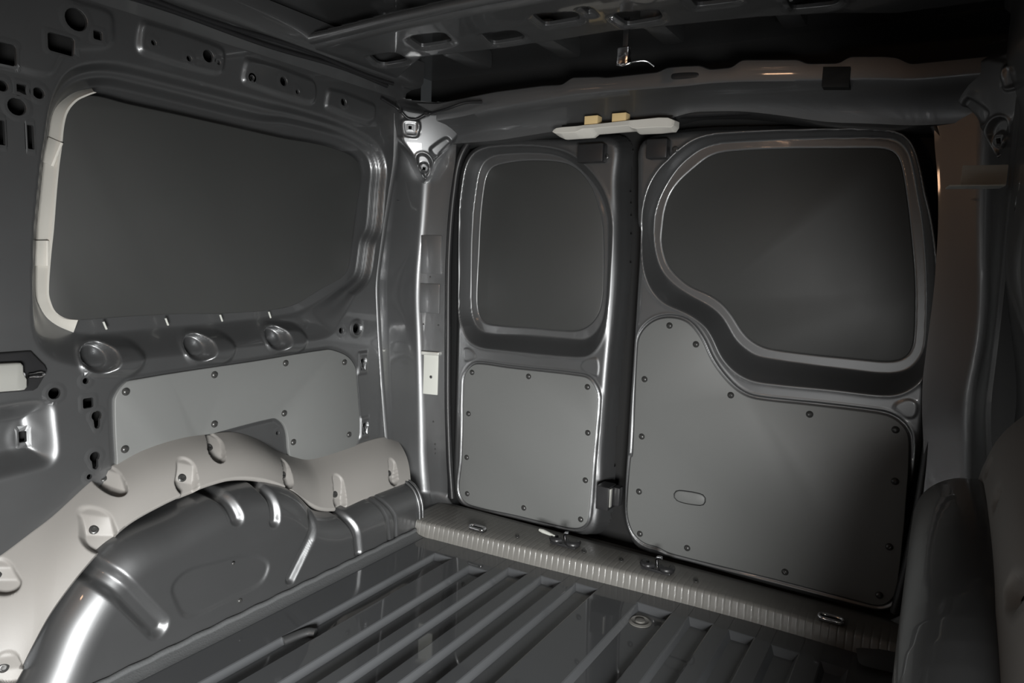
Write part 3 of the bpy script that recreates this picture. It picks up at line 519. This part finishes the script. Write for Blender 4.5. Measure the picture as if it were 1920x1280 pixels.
# ---- gusset pressing over the pillar
g0, gu, gv, gn = [np.array(q) for q in OUT['g_frame']]
def Pg(u, v, h):
    u, v, h = np.broadcast_arrays(u, v, h); return tuple(g0[k] + gu[k]*u + gv[k]*v + gn[k]*h for k in range(3))
GO = outline('g_out', 120, 6); GP = outline('g_pad', 60, 1); GR = outline('g_padrec', 80, 1); GE = outline('g_eye', 60, 1); GT = outline('g_tri', 50, 1)
ec = OUT['g_eyec'][0]; pc = OUT['g_padc'][0]
def gus_h(U, V):
    d = -sdf(GO, U, V); h = -.06*(1 - step(d, -.004, .030))
    h -= .007*(1 - step(sdf(GR, U, V), -.009, .001)); dp = sdf(GP, U, V); h += .011*(1 - step(dp, -.001, .007)); h -= .0015*(1 - step(dp, -.008, -.004))
    de = sdf(GE, U, V); h -= .012*(1 - step(de, -.010, .001)); h += .003*np.exp(-(de/.004)**2)
    rr = np.hypot(U - ec[0], V - ec[1]); h += .010*(1 - step(rr, .012, .018))
    h -= .010*(1 - step(sdf(GT, U, V), -.008, .002))
    h -= .9*((U - .02)**2 + (V - .03)**2)
    return h
gu0 = GO.min(0) - .01; gu1 = GO.max(0) + .01
gus = sheet('corner_gusset', (gu0[0], gu1[0]), (gu0[1], gu1[1]), .0022, gus_h, Pg, 'paint', wall, lambda a, b: sdf(GO, a, b) < .004, [rrect(ec, .0042, .0042, .0006), rrect(pc, .0042, .0042, .0006)], True)
gus['label'] = 'bright corner gusset with square pad and round boss'
# recessed plate and pale striker cover on the door side of the pillar
def quad_box(name, q, m, parent, thick, push, bev=.003):
    q = [Vector(p) for p in q]; c = sum(q, Vector())/4; ex = ((q[1]-q[0]) + (q[2]-q[3])).normalized(); ey = ((q[0]-q[3]) + (q[1]-q[2])); ey = (ey - ex*ey.dot(ex)).normalized(); nz = ex.cross(ey)
    sx = ((q[1]-q[0]).length + (q[2]-q[3]).length)/2; sy = ((q[0]-q[3]).length + (q[1]-q[2]).length)/2
    return box(name, c + nz*push, (sx, sy, thick), m, parent, Matrix((ex, ey, nz)).transposed(), bev)
def on_pillar(z, t):
    b = at_z(OUT['pB'], np.array([z]))[0]; c = at_z(OUT['pC'], np.array([z]))[0]; q = b + (c - b)*t; return Vector((q[0], q[1], z))
def pillar_quad(z0, z1, t0, t1): return [on_pillar(z1, t0), on_pillar(z1, t1), on_pillar(z0, t1), on_pillar(z0, t0)]
pb = empty('striker_cover', on_pillar(.44, .5)); tag(pb, 'pale metal striker cover on the corner pillar beside the narrow door', 'bracket')
o = quad_box('cover_plate', pillar_quad(.375, .508, .22, .80), 'pale', None, .006, .003, .0025); keep_parent(o, pb)
o = quad_box('cover_lip', pillar_quad(.497, .508, .18, .84), 'zinc', None, .012, .006, .002); keep_parent(o, pb)
q = on_pillar(.43, .55); o = put('screw', SCREW, 'rivet', q + Vector((0, -.007, 0)), (.1, -1, 0), None, .55); keep_parent(o, pb)
o = quad_box('pillar_plate', pillar_quad(.745, .86, .12, .88), 'paint', wall, .004, .0025, .001)
o = quad_box('pillar_plate', pillar_quad(.625, .715, .15, .85), 'paint', wall, .004, .0015, .002)
for z, t in ((.735, .5), (.66, .35), (.59, .25), (.59, .8), (.29, .55), (.22, .6), (.205, .6), (.19, .6)):
    put('weld_stud', RIV, 'zinc' if z < .25 or z == .66 else 'rubber', on_pillar(z, t), (0, -1, 0), wall, .45)
# weld seam across the pillar top, dots and rubber door seal
tube('weld_seam', [(-.149, -.156, .955), (-.14, -.10, .957), (-.125, -.045, .955)], .0012, 'rubber', wall, 6)
sealp = [(p[0] + .010, -.012, p[2]) for p in OUT['pC'][::-1]] + [(.03, -.012, 1.135), (.10, -.012, 1.150), (.35, -.012, 1.158), (.60, -.012, 1.160), (.90, -.012, 1.152), (1.10, -.012, 1.135), (1.17, -.012, 1.12)] + [(1.2 - p[0] - .010, -.012, p[2]) for p in OUT['pC'][1:]]
sealp = [(-.005, -.012, .055)] + sealp + [(1.205, -.012, .055)]
seal = tube('door_seal', sealp, .0095, 'rubber', None, 10, False, 4); tag(seal, 'black rubber weatherstrip running round the rear door opening', 'door seal')
# ================================================================== RIGHT SIDE WALL (side door open ahead of it)
def PxR(u, v, h): return 1.36 - h, u, v
def wr_h(U, V):
    h = .042*step(V, .55, .85); h = h + .008*np.exp(-(((U + .45)/.07)**2 + ((V - .60)/.06)**2))
    h += .03*step(V, 1.08, 1.2); h -= .02*step(-U, .50, .54)*step(V, .70, .76)
    return h
wr = sheet('wall_right', (-1.10, -.13), (-.02, 1.30), .0055, wr_h, PxR, 'paint', None, lambda a, b: a < edgeA(b) + .004, [circ((-.30, .915), .012), rrect((-.33, .94), .007, .007)], True)
struct(wr, 'dark pressed steel side wall beside the wide rear door')
pyd('front_sheet', [(1.35, -2.6, -.02), (1.35, -2.35, -.02), (1.35, -2.35, 1.31), (1.35, -2.6, 1.31)], [(3, 2, 1, 0)], 'paint', wr, False)
pr = mirror_copy(pillar, wr, 'corner_pillar'); gr = mirror_copy(gus, wr, 'corner_gusset', 1.215)
fl = empty('seam_bracket', (1.30, -.19, .96)); tag(fl, 'small folded seam bracket on the far right pillar, coloured pale as if lit', 'bracket')
for nm, c, s in (('bracket_flange', (1.262, -.172, .957), (.085, .05, .003)), ('bracket_plate', (1.275, -.15, .980), (.07, .004, .035))):
    keep_parent(box(nm, c, s, 'pale', None, Matrix.Rotation(.12, 3, 'Z'), .001), fl)  # pale colour paints in the light falling on the flange
# ================================================================== WHEEL ARCHES
def arch(name, path, r, xf, xw, sgn, m, ribs=(), pad=None):
    """pressed wheel arch: flat inner face, rounded shoulder, top running out to the wall; ribs are pressed inwards"""
    p = resample(curve(path, 6, False), 420); t = np.gradient(p, axis=0); nrm = np.stack([-t[:, 1], t[:, 0]], 1); nrm /= np.linalg.norm(nrm, axis=1, keepdims=True)
    q = p - nrm*r; q[:, 0] = np.maximum.accumulate(q[:, 0]); zb = np.minimum(q[:, 1] - .004, -.013); na, nf = 18, 70
    P_, N_ = [], []
    for k in range(nf):
        f = k/nf; P_.append(np.stack([xf + 0*zb, q[:, 0], zb + (q[:, 1] - zb)*f], 1)); N_.append(np.tile([sgn, 0., 0.], (len(p), 1)))
    for k in range(na + 1):
        a = math.pi/2*k/na; o = q + nrm*r*math.sin(a); P_.append(np.stack([np.full(len(p), xf - sgn*r*(1 - math.cos(a))), o[:, 0], o[:, 1]], 1))
        N_.append(np.stack([np.full(len(p), sgn*math.cos(a)), nrm[:, 0]*math.sin(a), nrm[:, 1]*math.sin(a)], 1))
    P_.append(np.stack([np.full(len(p), xw), p[:, 0], p[:, 1]], 1)); N_.append(N_[-1])
    G_ = np.stack(P_, 1); N_ = np.stack(N_, 1); d = np.zeros(G_.shape[:2])
    for pts, wd, hg in ribs:
        rb = resample(curve(pts, 4, False), 14); dd = np.full(d.shape, 9.)
        for u, v in zip(rb[:-1], rb[1:]): dd = np.minimum(dd, capsule(G_[..., 1], G_[..., 2], u, v))
        d = np.maximum(d, hg*(1 - step(dd, wd*.25, wd)))
    if pad is not None: d = d + .004*(1 - step(sdf(pad, G_[..., 1], G_[..., 2]), -.006, .003))
    G_ = G_ - N_*d[..., None]; n0, n1 = G_.shape[:2]; fs = []
    I = np.arange(n0*n1).reshape(n0, n1); Q = np.stack([I[:-1, :-1], I[:-1, 1:], I[1:, 1:], I[1:, :-1]], -1).reshape(-1, 4)
    if sgn > 0: Q = Q[:, ::-1]
    o = pyd(name, G_.reshape(-1, 3), np.vstack([Q]).tolist() + [list(I[-1])], m, None, True, 60)
    bm = bmesh.new(); bm.from_mesh(o.data); bmesh.ops.recalc_face_normals(bm, faces=bm.faces)
    if sum(f.normal.x*f.calc_area() for f in bm.faces)*sgn < 0: bmesh.ops.reverse_faces(bm, faces=bm.faces)
    bm.to_mesh(o.data); bm.free(); return o
def offset_path(pts, d):
    p = resample(curve(pts, 6, False), 60); t = np.gradient(p, axis=0); n = np.stack([-t[:, 1], t[:, 0]], 1); n /= np.linalg.norm(n, axis=1, keepdims=True); return p + n*d
AR = .07
apath = offset_path(OUT['a_hi'], .034)
apath = apath[apath[:, 1] > -.05]; apath = np.vstack([apath, apath[-1] + np.array([.012, 0])])
rc = outline('recess', 60, 1)
ribs = [(OUT['rib%d' % k], wd, hg) for k, (wd, hg) in enumerate(((.026, .013), (.020, .012), (.018, .012), (.017, .012), (.016, .010), (.008, .003), (.008, .004)))]
archL = arch('wheel_arch', apath, AR, 0., -.15, 1, 'paint', ribs, rc); tag(archL, 'glossy dark pressed steel wheel arch below the side window', 'wheel arch')
for y, z, s in ((-.80, .135, .6), (-.785, .045, .9)): put('plug', RIV, 'pale', (.0, y, z), (1, 0, 0), archL, s)
for y in (-.180, -.166):
    tube('end_flange', [(.003, y, 0), (.003, y, .06), (-.004, y, .095), (-.026, y, .128), (-.07, y, .146), (-.12, y, .148)], .0042, 'paint', archL, 8)
# flange and sealed seam where the arch meets the floor
tube('seam_sealer', [(.004, y, .013 + .0012*math.sin(y*90)) for y in np.linspace(-1.5, -.2, 70)], .0065, 'sealer', archL, 8, False, 1)
vs = []; fs = []
for y in (-1.6, -.2): vs += [(-.002, y, .012), (.008, y, .010), (.018, y, .003), (.036, y, .0008)]
for k in range(3): fs.append((k, k+1, 5+k, 4+k))
pyd('floor_flange', vs, fs, 'sealer', archL, True)
rp = [(-1.24, -.03), (-1.18, .16), (-1.06, .33), (-.88, .43), (-.66, .47), (-.45, .475), (-.30, .45), (-.21, .36), (-.175, .12), (-.16, -.03)]
archR = arch('wheel_arch', rp, .080, 1.222, 1.36, -1, 'paint'); tag(archR, 'smooth shadowed steel wheel arch beside the wide rear door', 'wheel arch')
# ================================================================== PLASTIC ARCH COVER
upc = curve(OUT['t_up'], 34, False); loc_ = curve(OUT['t_lo'], 34, False); NT = 70
mid = (upc + loc_)/2; sl_ = np.r_[0, np.cumsum(np.linalg.norm(np.diff(mid, axis=0), axis=1))]; NU = 620; su = np.linspace(0, sl_[-1], NU)
upc = np.stack([np.interp(su, sl_, upc[:, k]) for k in (0, 1)], 1); loc_ = np.stack([np.interp(su, sl_, loc_[:, k]) for k in (0, 1)], 1)
sc = OUT['t_scallop']
tv = np.linspace(0, 1, NT)
Yg = upc[:, None, 0]*(1 - tv) + loc_[:, None, 0]*tv; Zg = upc[:, None, 1]*(1 - tv) + loc_[:, None, 1]*tv; Xg = -.149 + .099*np.broadcast_to(tv, Yg.shape)
bul = np.sin(math.pi*tv)*.012; Xg = Xg + bul; Zg = Zg + bul*.7
G = np.stack([Xg, Yg, Zg], -1)
du_ = np.gradient(G, axis=0); dv_ = np.gradient(G, axis=1); Nn = np.cross(du_, dv_); Nn /= np.linalg.norm(Nn, axis=-1, keepdims=True) + 1e-12
if Nn[..., 0].mean() < 0: Nn = -Nn
dep = np.zeros(Yg.shape)
for (y0, z0, y1, z1, r) in sc:
    d = capsule(Yg, Zg, (y0, z0), (y1, z1)); along = np.clip(((Yg - y0)*(y1-y0) + (Zg - z0)*(z1-z0))/((y1-y0)**2 + (z1-z0)**2), -.8, 1.2)
    rr = r*(.80 + .25*np.clip(along, 0, 1)); dep = np.maximum(dep, (.004 + .016*np.clip(along + .25, 0, 1))*(1 - step(d/rr, .74, .98)))
G = G - Nn*dep[..., None]
lip = G[:, -1:, :] + np.array([-.003, 0, -.007]); lip2 = lip + np.array([-.012, 0, -.004])
G = np.concatenate([G[:, :1] + np.array([-.004, 0, 0]), G, lip, lip2], 1); nt_ = G.shape[1]
vs = G.reshape(-1, 3); fs = []
for i in range(NU - 1):
    for k in range(nt_ - 1): fs.append((i*nt_+k, (i+1)*nt_+k, (i+1)*nt_+k+1, i*nt_+k+1))
e0 = (NU-1)*nt_
fs.append(tuple(e0 + k for k in range(nt_)) + ())
covL = pyd('arch_cover', vs, fs, 'trim', None, True, 60)
bm = bmesh.new(); bm.from_mesh(covL.data); bmesh.ops.recalc_face_normals(bm, faces=bm.faces)
if sum((f.normal.x for f in bm.faces)) < 0: bmesh.ops.reverse_faces(bm, faces=bm.faces)
bm.to_mesh(covL.data); bm.free()
tag(covL, 'light grey moulded plastic cover over the wheel arch under the side window', 'trim panel')
Gm = G[:, 1:-2]
for (y0, z0, y1, z1, r) in sc:
    yy, zz = y0 + (y1-y0)*.75, z0 + (z1-z0)*.75; d = np.hypot(Gm[..., 1] - yy, Gm[..., 2] - zz); i, k = np.unravel_index(np.argmin(d), d.shape)
    c = Gm[i, k]; n = Nn[i, k]; put('screw', SCREW, 'rivet', c + n*.0005, n*.8 + np.array([.3, 0, 0]), covL, 1.0)
# cover on the right-hand arch: same moulding over the taller arch
rp2 = np.array([(-1.30, .20), (-1.16, .38), (-1.0, .47), (-.80, .57), (-.55, .60), (-.38, .59), (-.27, .52)]); rl2 = np.array([(-1.26, .02), (-1.12, .25), (-.98, .36), (-.80, .455), (-.58, .485), (-.42, .485), (-.33, .46)])
a_ = curve(rp2, 16, False); b_ = curve(rl2, 16, False); tt = np.linspace(0, 1, 24)
Yr = a_[:, None, 0]*(1-tt) + b_[:, None, 0]*tt; Zr = a_[:, None, 1]*(1-tt) + b_[:, None, 1]*tt; Xr = 1.359 - .050*tt - np.sin(math.pi*tt)*.010 + 0*Yr; Zr = Zr + np.sin(math.pi*tt)*.008
for (yy, zz) in ((-.62, .51), (-.86, .48), (-1.02, .40), (-.45, .51)):
    d = np.hypot(Yr - yy, (Zr - zz)*1.2); Xr = Xr + .014*(1 - step(d, .012, .022))
Gr = np.stack([Xr, Yr, Zr], -1); Gr = np.concatenate([Gr, Gr[:, -1:] + np.array([.004, 0, -.008]), Gr[:, -1:] + np.array([.014, 0, -.010])], 1)
nr = Gr.shape[1]; fs = [(i*nr+k, i*nr+k+1, (i+1)*nr+k+1, (i+1)*nr+k) for i in range(len(a_) - 1) for k in range(nr - 1)]
covR = pyd('arch_cover', Gr.reshape(-1, 3), fs, 'trim', None, True, 60); tag(covR, 'shadowed grey plastic wheel arch cover at the right edge', 'trim panel')
for (yy, zz) in ((-.62, .51), (-.86, .48), (-1.02, .40), (-.45, .51)):
    d = np.hypot(Yr - yy, Zr - zz); i, k = np.unravel_index(np.argmin(d), d.shape); put('screw', SCREW, 'rivet', (Xr[i, k] - .001, Yr[i, k], Zr[i, k]), (-1, 0, .4), covR, .9)
# ================================================================== REAR HEADER
def fx(key, x):
    p = np.array(sorted(OUT[key])); return np.interp(x, p[:, 0], p[:, 1])
xs = np.linspace(-.14, 1.34, 297)
ht, hc, hl = fx('h_top', xs), fx('h_crease', xs), fx('h_low', xs)
for arr, it in ((ht, 2), (hc, 30), (hl, 40)):
    for _ in range(it): arr[1:-1] = .25*arr[:-2] + .5*arr[1:-1] + .25*arr[2:]
vs = []; fs = []
for x, a, b, c in zip(xs, ht, hc, hl):
    row = [(x, -.040, a - .030), (x, -.060, a - .020), (x, -.084, a - .003), (x, -.0875, a), (x, -.090, a - .0025), (x, -.090, b + .003), (x, -.088, b - .002)]
    for t in (.2, .4, .6, .8, .93): row.append((x, -.086 + .056*(1 - (1-t)**1.6), b + (c - b)*t))
    row += [(x, -.029, c), (x, -.027, c - .006), (x, -.012, c - .010), (x, .04, c - .012)]; vs += row
nk = len(row)
for i in range(len(xs) - 1):
    for k in range(nk - 1): fs.append((i*nk+k, i*nk+k+1, (i+1)*nk+k+1, (i+1)*nk+k))
hdr = struct(pyd('wall_rear', vs, fs, 'paint', None, True, 40), 'dark pressed steel header above the rear doors')
board('header_slot', outline('h_slot', 40, 1), lambda u, v, h: (u, -.0895 - h, v), -.004, .0012, 'rubber', hdr, .0008)
board('header_pocket', smooth_closed(resample(OUT['h_sq'], 40, True), 0), lambda u, v, h: (u, -.0895 - h, v), -.03, .004, 'hole', hdr, .001)  # black block painted as the shade inside the pocket
# black sheet closing the opening behind the doors' edges, coloured for the shade there
pyd('door_gap_backing', [(-.2, .09, -.03), (1.4, .09, -.03), (1.4, .09, 1.4), (-.2, .09, 1.4)], [(0, 1, 2, 3)], 'hole', hdr, False)
# ================================================================== ROOF
def rf(U, V):
    h = 0*U
    for x in (.12, .36, .60, .84, 1.08): h = h + .008*(1 - step(np.abs(U - x), .035, .05))*step(-V, .60, .64)
    return h
ceil = sheet('ceiling', (-.2, 1.4), (-2.6, .1), .012, rf, lambda u, v, h: (u, v, 1.345 - h), 'paint', None, None, (), True)
struct(ceil, 'dark glossy painted roof skin with pressed beads')
bf, br = np.array(OUT['b_front']), np.array(OUT['b_rear'])
def bfy(x): return np.interp(x, bf[:, 0], bf[:, 1])
def bry(x): return np.interp(x, br[:, 0], br[:, 1])
bslots = [smooth_closed(resample(np.array(OUT['b_slot%d' % i]), 48, True), 3) for i in range(8)]
def bow_h(U, V):
    f = bfy(U); r = bry(U); d = np.minimum(V - f, r - V); h = -.028*(1 - step(d, -.004, .022))
    for s in bslots: ds = sdf(s, U, V, .05); h = h - .006*(1 - step(ds, .001, .012))
    return h
bow = sheet('roof_bow', (-.13, 1.33), (-.58, -.10), .0045, bow_h, lambda u, v, h: (u, v, 1.275 - h), 'paint', None, lambda a, b: (b > bfy(a) - .006) & (b < bry(a) + .006), bslots, True)
tag(bow, 'dark pressed roof crossmember with a row of rounded slots', 'roof beam')
tube('rolled_edge', [(x, float(bfy(x)) + .002, 1.292) for x in np.linspace(-.10, 1.1, 14)], .011, 'paint', bow, 10)
# side rails of the roof
for sgn, x0 in ((1, -.15), (-1, 1.35)):
    vs = []; pr_ = [(-.02, 1.235), (.004, 1.245), (.010, 1.262), (.030, 1.270), (.060, 1.272), (.072, 1.285), (.075, 1.34)]
    for y in (-2.6, -1.8, -1.0, -.5, -.1): vs += [(x0 + sgn*a, y, z) for a, z in pr_]
    fs = []
    for i in range(4):
        for k in range(6):
            f = (i*7+k, i*7+k+1, (i+1)*7+k+1, (i+1)*7+k); fs.append(f if sgn < 0 else f[::-1])
    o = pyd('roof_rail', vs, fs, 'paint', ceil, True, 50)
for x in (.14, .40, .66, .92):
    box('roof_stiffener', (x, -.19, 1.318), (.05, .16, .05), 'paint', ceil, None, .012)
# ================================================================== FITTINGS
# light grey bar with a notched middle above the doors
bar = empty('bar_lamp', (.5, -.08, 1.125)); tag(bar, 'light grey plastic notched bar mounted above the rear door gap', 'lamp')
cols = OUT['bar']; vs = []; fs = []
for x, zt, zm, zb in cols: vs += [(x, -.045, zt + .002), (x, -.078, zt), (x, -.085, zm), (x, -.058, zb - .004), (x, -.045, zb - .003)]
n = len(cols)
for i in range(n - 1):
    for k in range(5): j = (k+1) % 5; fs.append((i*5+k, i*5+j, (i+1)*5+j, (i+1)*5+k))
fs += [(4, 3, 2, 1, 0), tuple((n-1)*5 + k for k in range(5))]
bm = bmesh.new(); me = bpy.data.meshes.new('t'); me.from_pydata(vs, [], fs); bm.from_mesh(me); bmesh.ops.bevel(bm, geom=list(bm.edges), offset=.0007, segments=1, affect='EDGES')
keep_parent(bmobj('bar_body', bm, 'lampg', None, True, 25), bar)
for x0, z0, x1, z1 in OUT['bar_blocks']:
    keep_parent(box('yellow_block', ((x0+x1)/2, -.058, (z0+z1)/2), (abs(x1-x0), .026, abs(z0-z1) + .008), 'foam', None, None, .0015), bar)
keep_parent(box('mount_bracket', (.495, -.035, 1.142), (.30, .03, .016), 'blackp', None, None, .003), bar)
# lock housings at the tops of the doors
for d, (x, z), sx, (bx, bz), lab in ((door1, (.42, 1.078), .075, (.455, 1.07), 0), (door2, (.600, 1.080), .055, (.640, 1.079), 0)):
    box('lock_housing', (x, -.014, z), (sx, .03, .048), 'blackp', d, None, .006)
    put('screw', SCREW, 'rivet', (bx, -.004, bz), (0, -1, 0), d, .9)
# latch block on the edge of the narrow door
lt = empty('latch_block', (.515, -.02, .175)); tag(lt, 'black latch block at the foot of the narrow rear door', 'latch')
keep_parent(box('latch_body', (.512, -.022, .175), (.036, .05, .064), 'blackp', None, None, .003), lt)
keep_parent(box('latch_tongue', (.540, -.008, .178), (.022, .03, .052), 'blackp', None, None, .006), lt)
bm = bmesh.new(); box_bm(bm, (.532, -.036, .178), (.003, .012, .05), None, .001); keep_parent(bmobj('latch_edge', bm, 'zinc'), lt)
# strikers on the sill
for i, (x, y, z) in enumerate(OUT['strike']):
    y = -.095; st = empty('sill_striker', (x, y, .044)); tag(st, 'black twin-lobed striker on the sill %s' % ('below the narrow rear door' if i == 0 else 'below the wide rear door'), 'striker', 'door strikers on the sill')
    keep_parent(box('base_plate', (x, y, .047), (.075, .034, .007), 'blackp', None, None, .002), st)
    for s in (-1, 1):
        ob = tube('lobe', [(x + s*.033, y + .012, .054), (x + s*.036, y - .008, .055), (x + s*.022, y - .016, .055), (x + s*.010, y - .006, .056)], .008, 'blackp', None, 8); keep_parent(ob, st)
    keep_parent(tube('pin', [(x - .004, y + .008, .05), (x - .004, y + .006, .072), (x + .008, y + .004, .076)], .0042, 'chrome', None, 8), st)
ds = tube('door_buffer', OUT['d_stop'], [.004, .006, .005, .003], 'pale', None, 8); tag(ds, 'small pale buffer wedge under the narrow rear door', 'buffer')
# tie-down eyes on the sill
for i, (x, y, z) in enumerate(OUT['tie']):
    te = empty('tie_down_eye', (x, y, .043)); tag(te, 'small chrome lashing ring on the sill %s' % ('near the corner pillar' if i == 0 else 'near the shadowed wheel arch'), 'lashing ring', 'lashing rings on the sill')
    y = -.155 if i == 0 else -.115
    if i == 1: x = 1.09
    te.location = (x, y, .043)
    loop = [(x + .024*math.copysign(abs(math.cos(a))**.6, math.cos(a)), y + .011*math.copysign(abs(math.sin(a))**.6, math.sin(a)), .052) for a in np.linspace(0, 2*math.pi, 20, endpoint=False)]
    keep_parent(tube('ring', loop, .0038, 'chrome', None, 8, True, 2), te)
    keep_parent(box('ring_base', (x, y + .004, .045), (.046, .022, .004), 'rubber', None, None, .0015), te)
for (x, y, z) in OUT['sill_scr']: put('screw', SCREW, 'zinc', (x, max(y, -.13), .0435), (0, 0, 1), sill, .75)
# floor: drain plug and pressed bump
x, y, z = OUT['plug'][0]; pg = put('floor_plug', lathe_mesh('floor_plug', [(.026, 0), (.026, .002), (.021, .004), (.018, .002), (.012, .002), (.010, .005), (.004, .006), (.0005, .006)], 24), 'zinc', (x, y, -.013), (0, 0, 1)); tag(pg, 'round metal plug set in the ribbed floor near the sill', 'plug')
pg.data.materials[0] = M['sill']
tube('floor_bump', [(a, b, -.010) for a, b, _ in OUT['fbump']], .011, 'paint', floor, 10)
# cable with clips in the upper corner
cb = empty('cable', OUT['cable'][4]); tag(cb, 'thin black cable clipped in a V shape across the upper corner', 'cable')
cg = np.array(OUT['cable_g']); cgh = gus_h(cg[:, 0], cg[:, 1]); cgh = np.maximum(cgh, -.012) + .007
cw = np.stack(Pg(cg[:, 0], cg[:, 1], cgh), 1).tolist(); c0_, c1_ = OUT['cable'][0], OUT['cable'][8:]
keep_parent(tube('wire', [(c0_[0] + .01, c0_[1] - .02, c0_[2])] + cw + [(a + .012, b - .016, c) for a, b, c in c1_], .0040, 'rubber', None, 8), cb)
for k in (1, 4): keep_parent(box('cable_clip', cw[k], (.013, .013, .012), 'blackp', None, None, .004), cb)
# wiring along the roof rail
for k, (dx, dz, r) in enumerate(((.03, 1.262, .006), (.05, 1.266, .005))):
    o = tube('harness', [(-.15 + dx + .005*math.sin(9*y + k), y, dz + .004*math.sin(13*y + 2*k)) for y in np.linspace(-1.5, -.2, 26)], r, 'rubber', None, 8, False, 2); tag(o, ('thicker' if k == 0 else 'thinner') + ' black wiring harness along the roof rail above the side window', 'cable')
# striker bracket at the left edge
wb = empty('door_striker', (-.14, *OUT['wbr_plate'][0])); tag(wb, 'zinc striker bracket in a black holder on the side wall', 'bracket')
o = board('holder', np.array(resample(OUT['wbr_black'], 40, True)), PxL, -.003, .008, 'blackp', None, .003); keep_parent(o, wb)
o = board('zinc_plate', np.array(resample(OUT['wbr_plate'], 40, True)), PxL, .004, .024, 'zinc', None, .004); keep_parent(o, wb)
x, y, z = OUT['wbr_bolt'][0]; o = tube('bolt', [(x + .005, y - .012, z), (x + .005, y + .014, z)], [.004, .004, .007, .003], 'chrome', None, 8); keep_parent(o, wb)
# chrome catch under the roof
x, y, z = OUT['chrome'][0]; cc = empty('roof_catch', (x, y, z)); tag(cc, 'shiny wire catch hanging under the roof behind the crossmember', 'catch')
keep_parent(box('catch_body', (x, y, z + .010), (.026, .018, .034), 'chrome', None, None, .003), cc)
keep_parent(tube('catch_wire', [(x - .016, y, z - .005), (x, y - .006, z - .010), (x + .02, y, z - .004), (x + .045, y + .01, z - .002), (x + .06, y + .02, z - .012)], .0016, 'chrome', None, 6), cc)
keep_parent(box('catch_hanger', (x, y + .004, z + .055), (.012, .004, .07), 'blackp', None, None, .001), cc)
# bulkhead towards the cab
struct(pyd('wall_front', [(-.2, -2.6, -.03), (1.4, -2.6, -.03), (1.4, -2.6, 1.4), (-.2, -2.6, 1.4)], [(3, 2, 1, 0)], 'hole', None, False), 'dark bulkhead behind the camera')
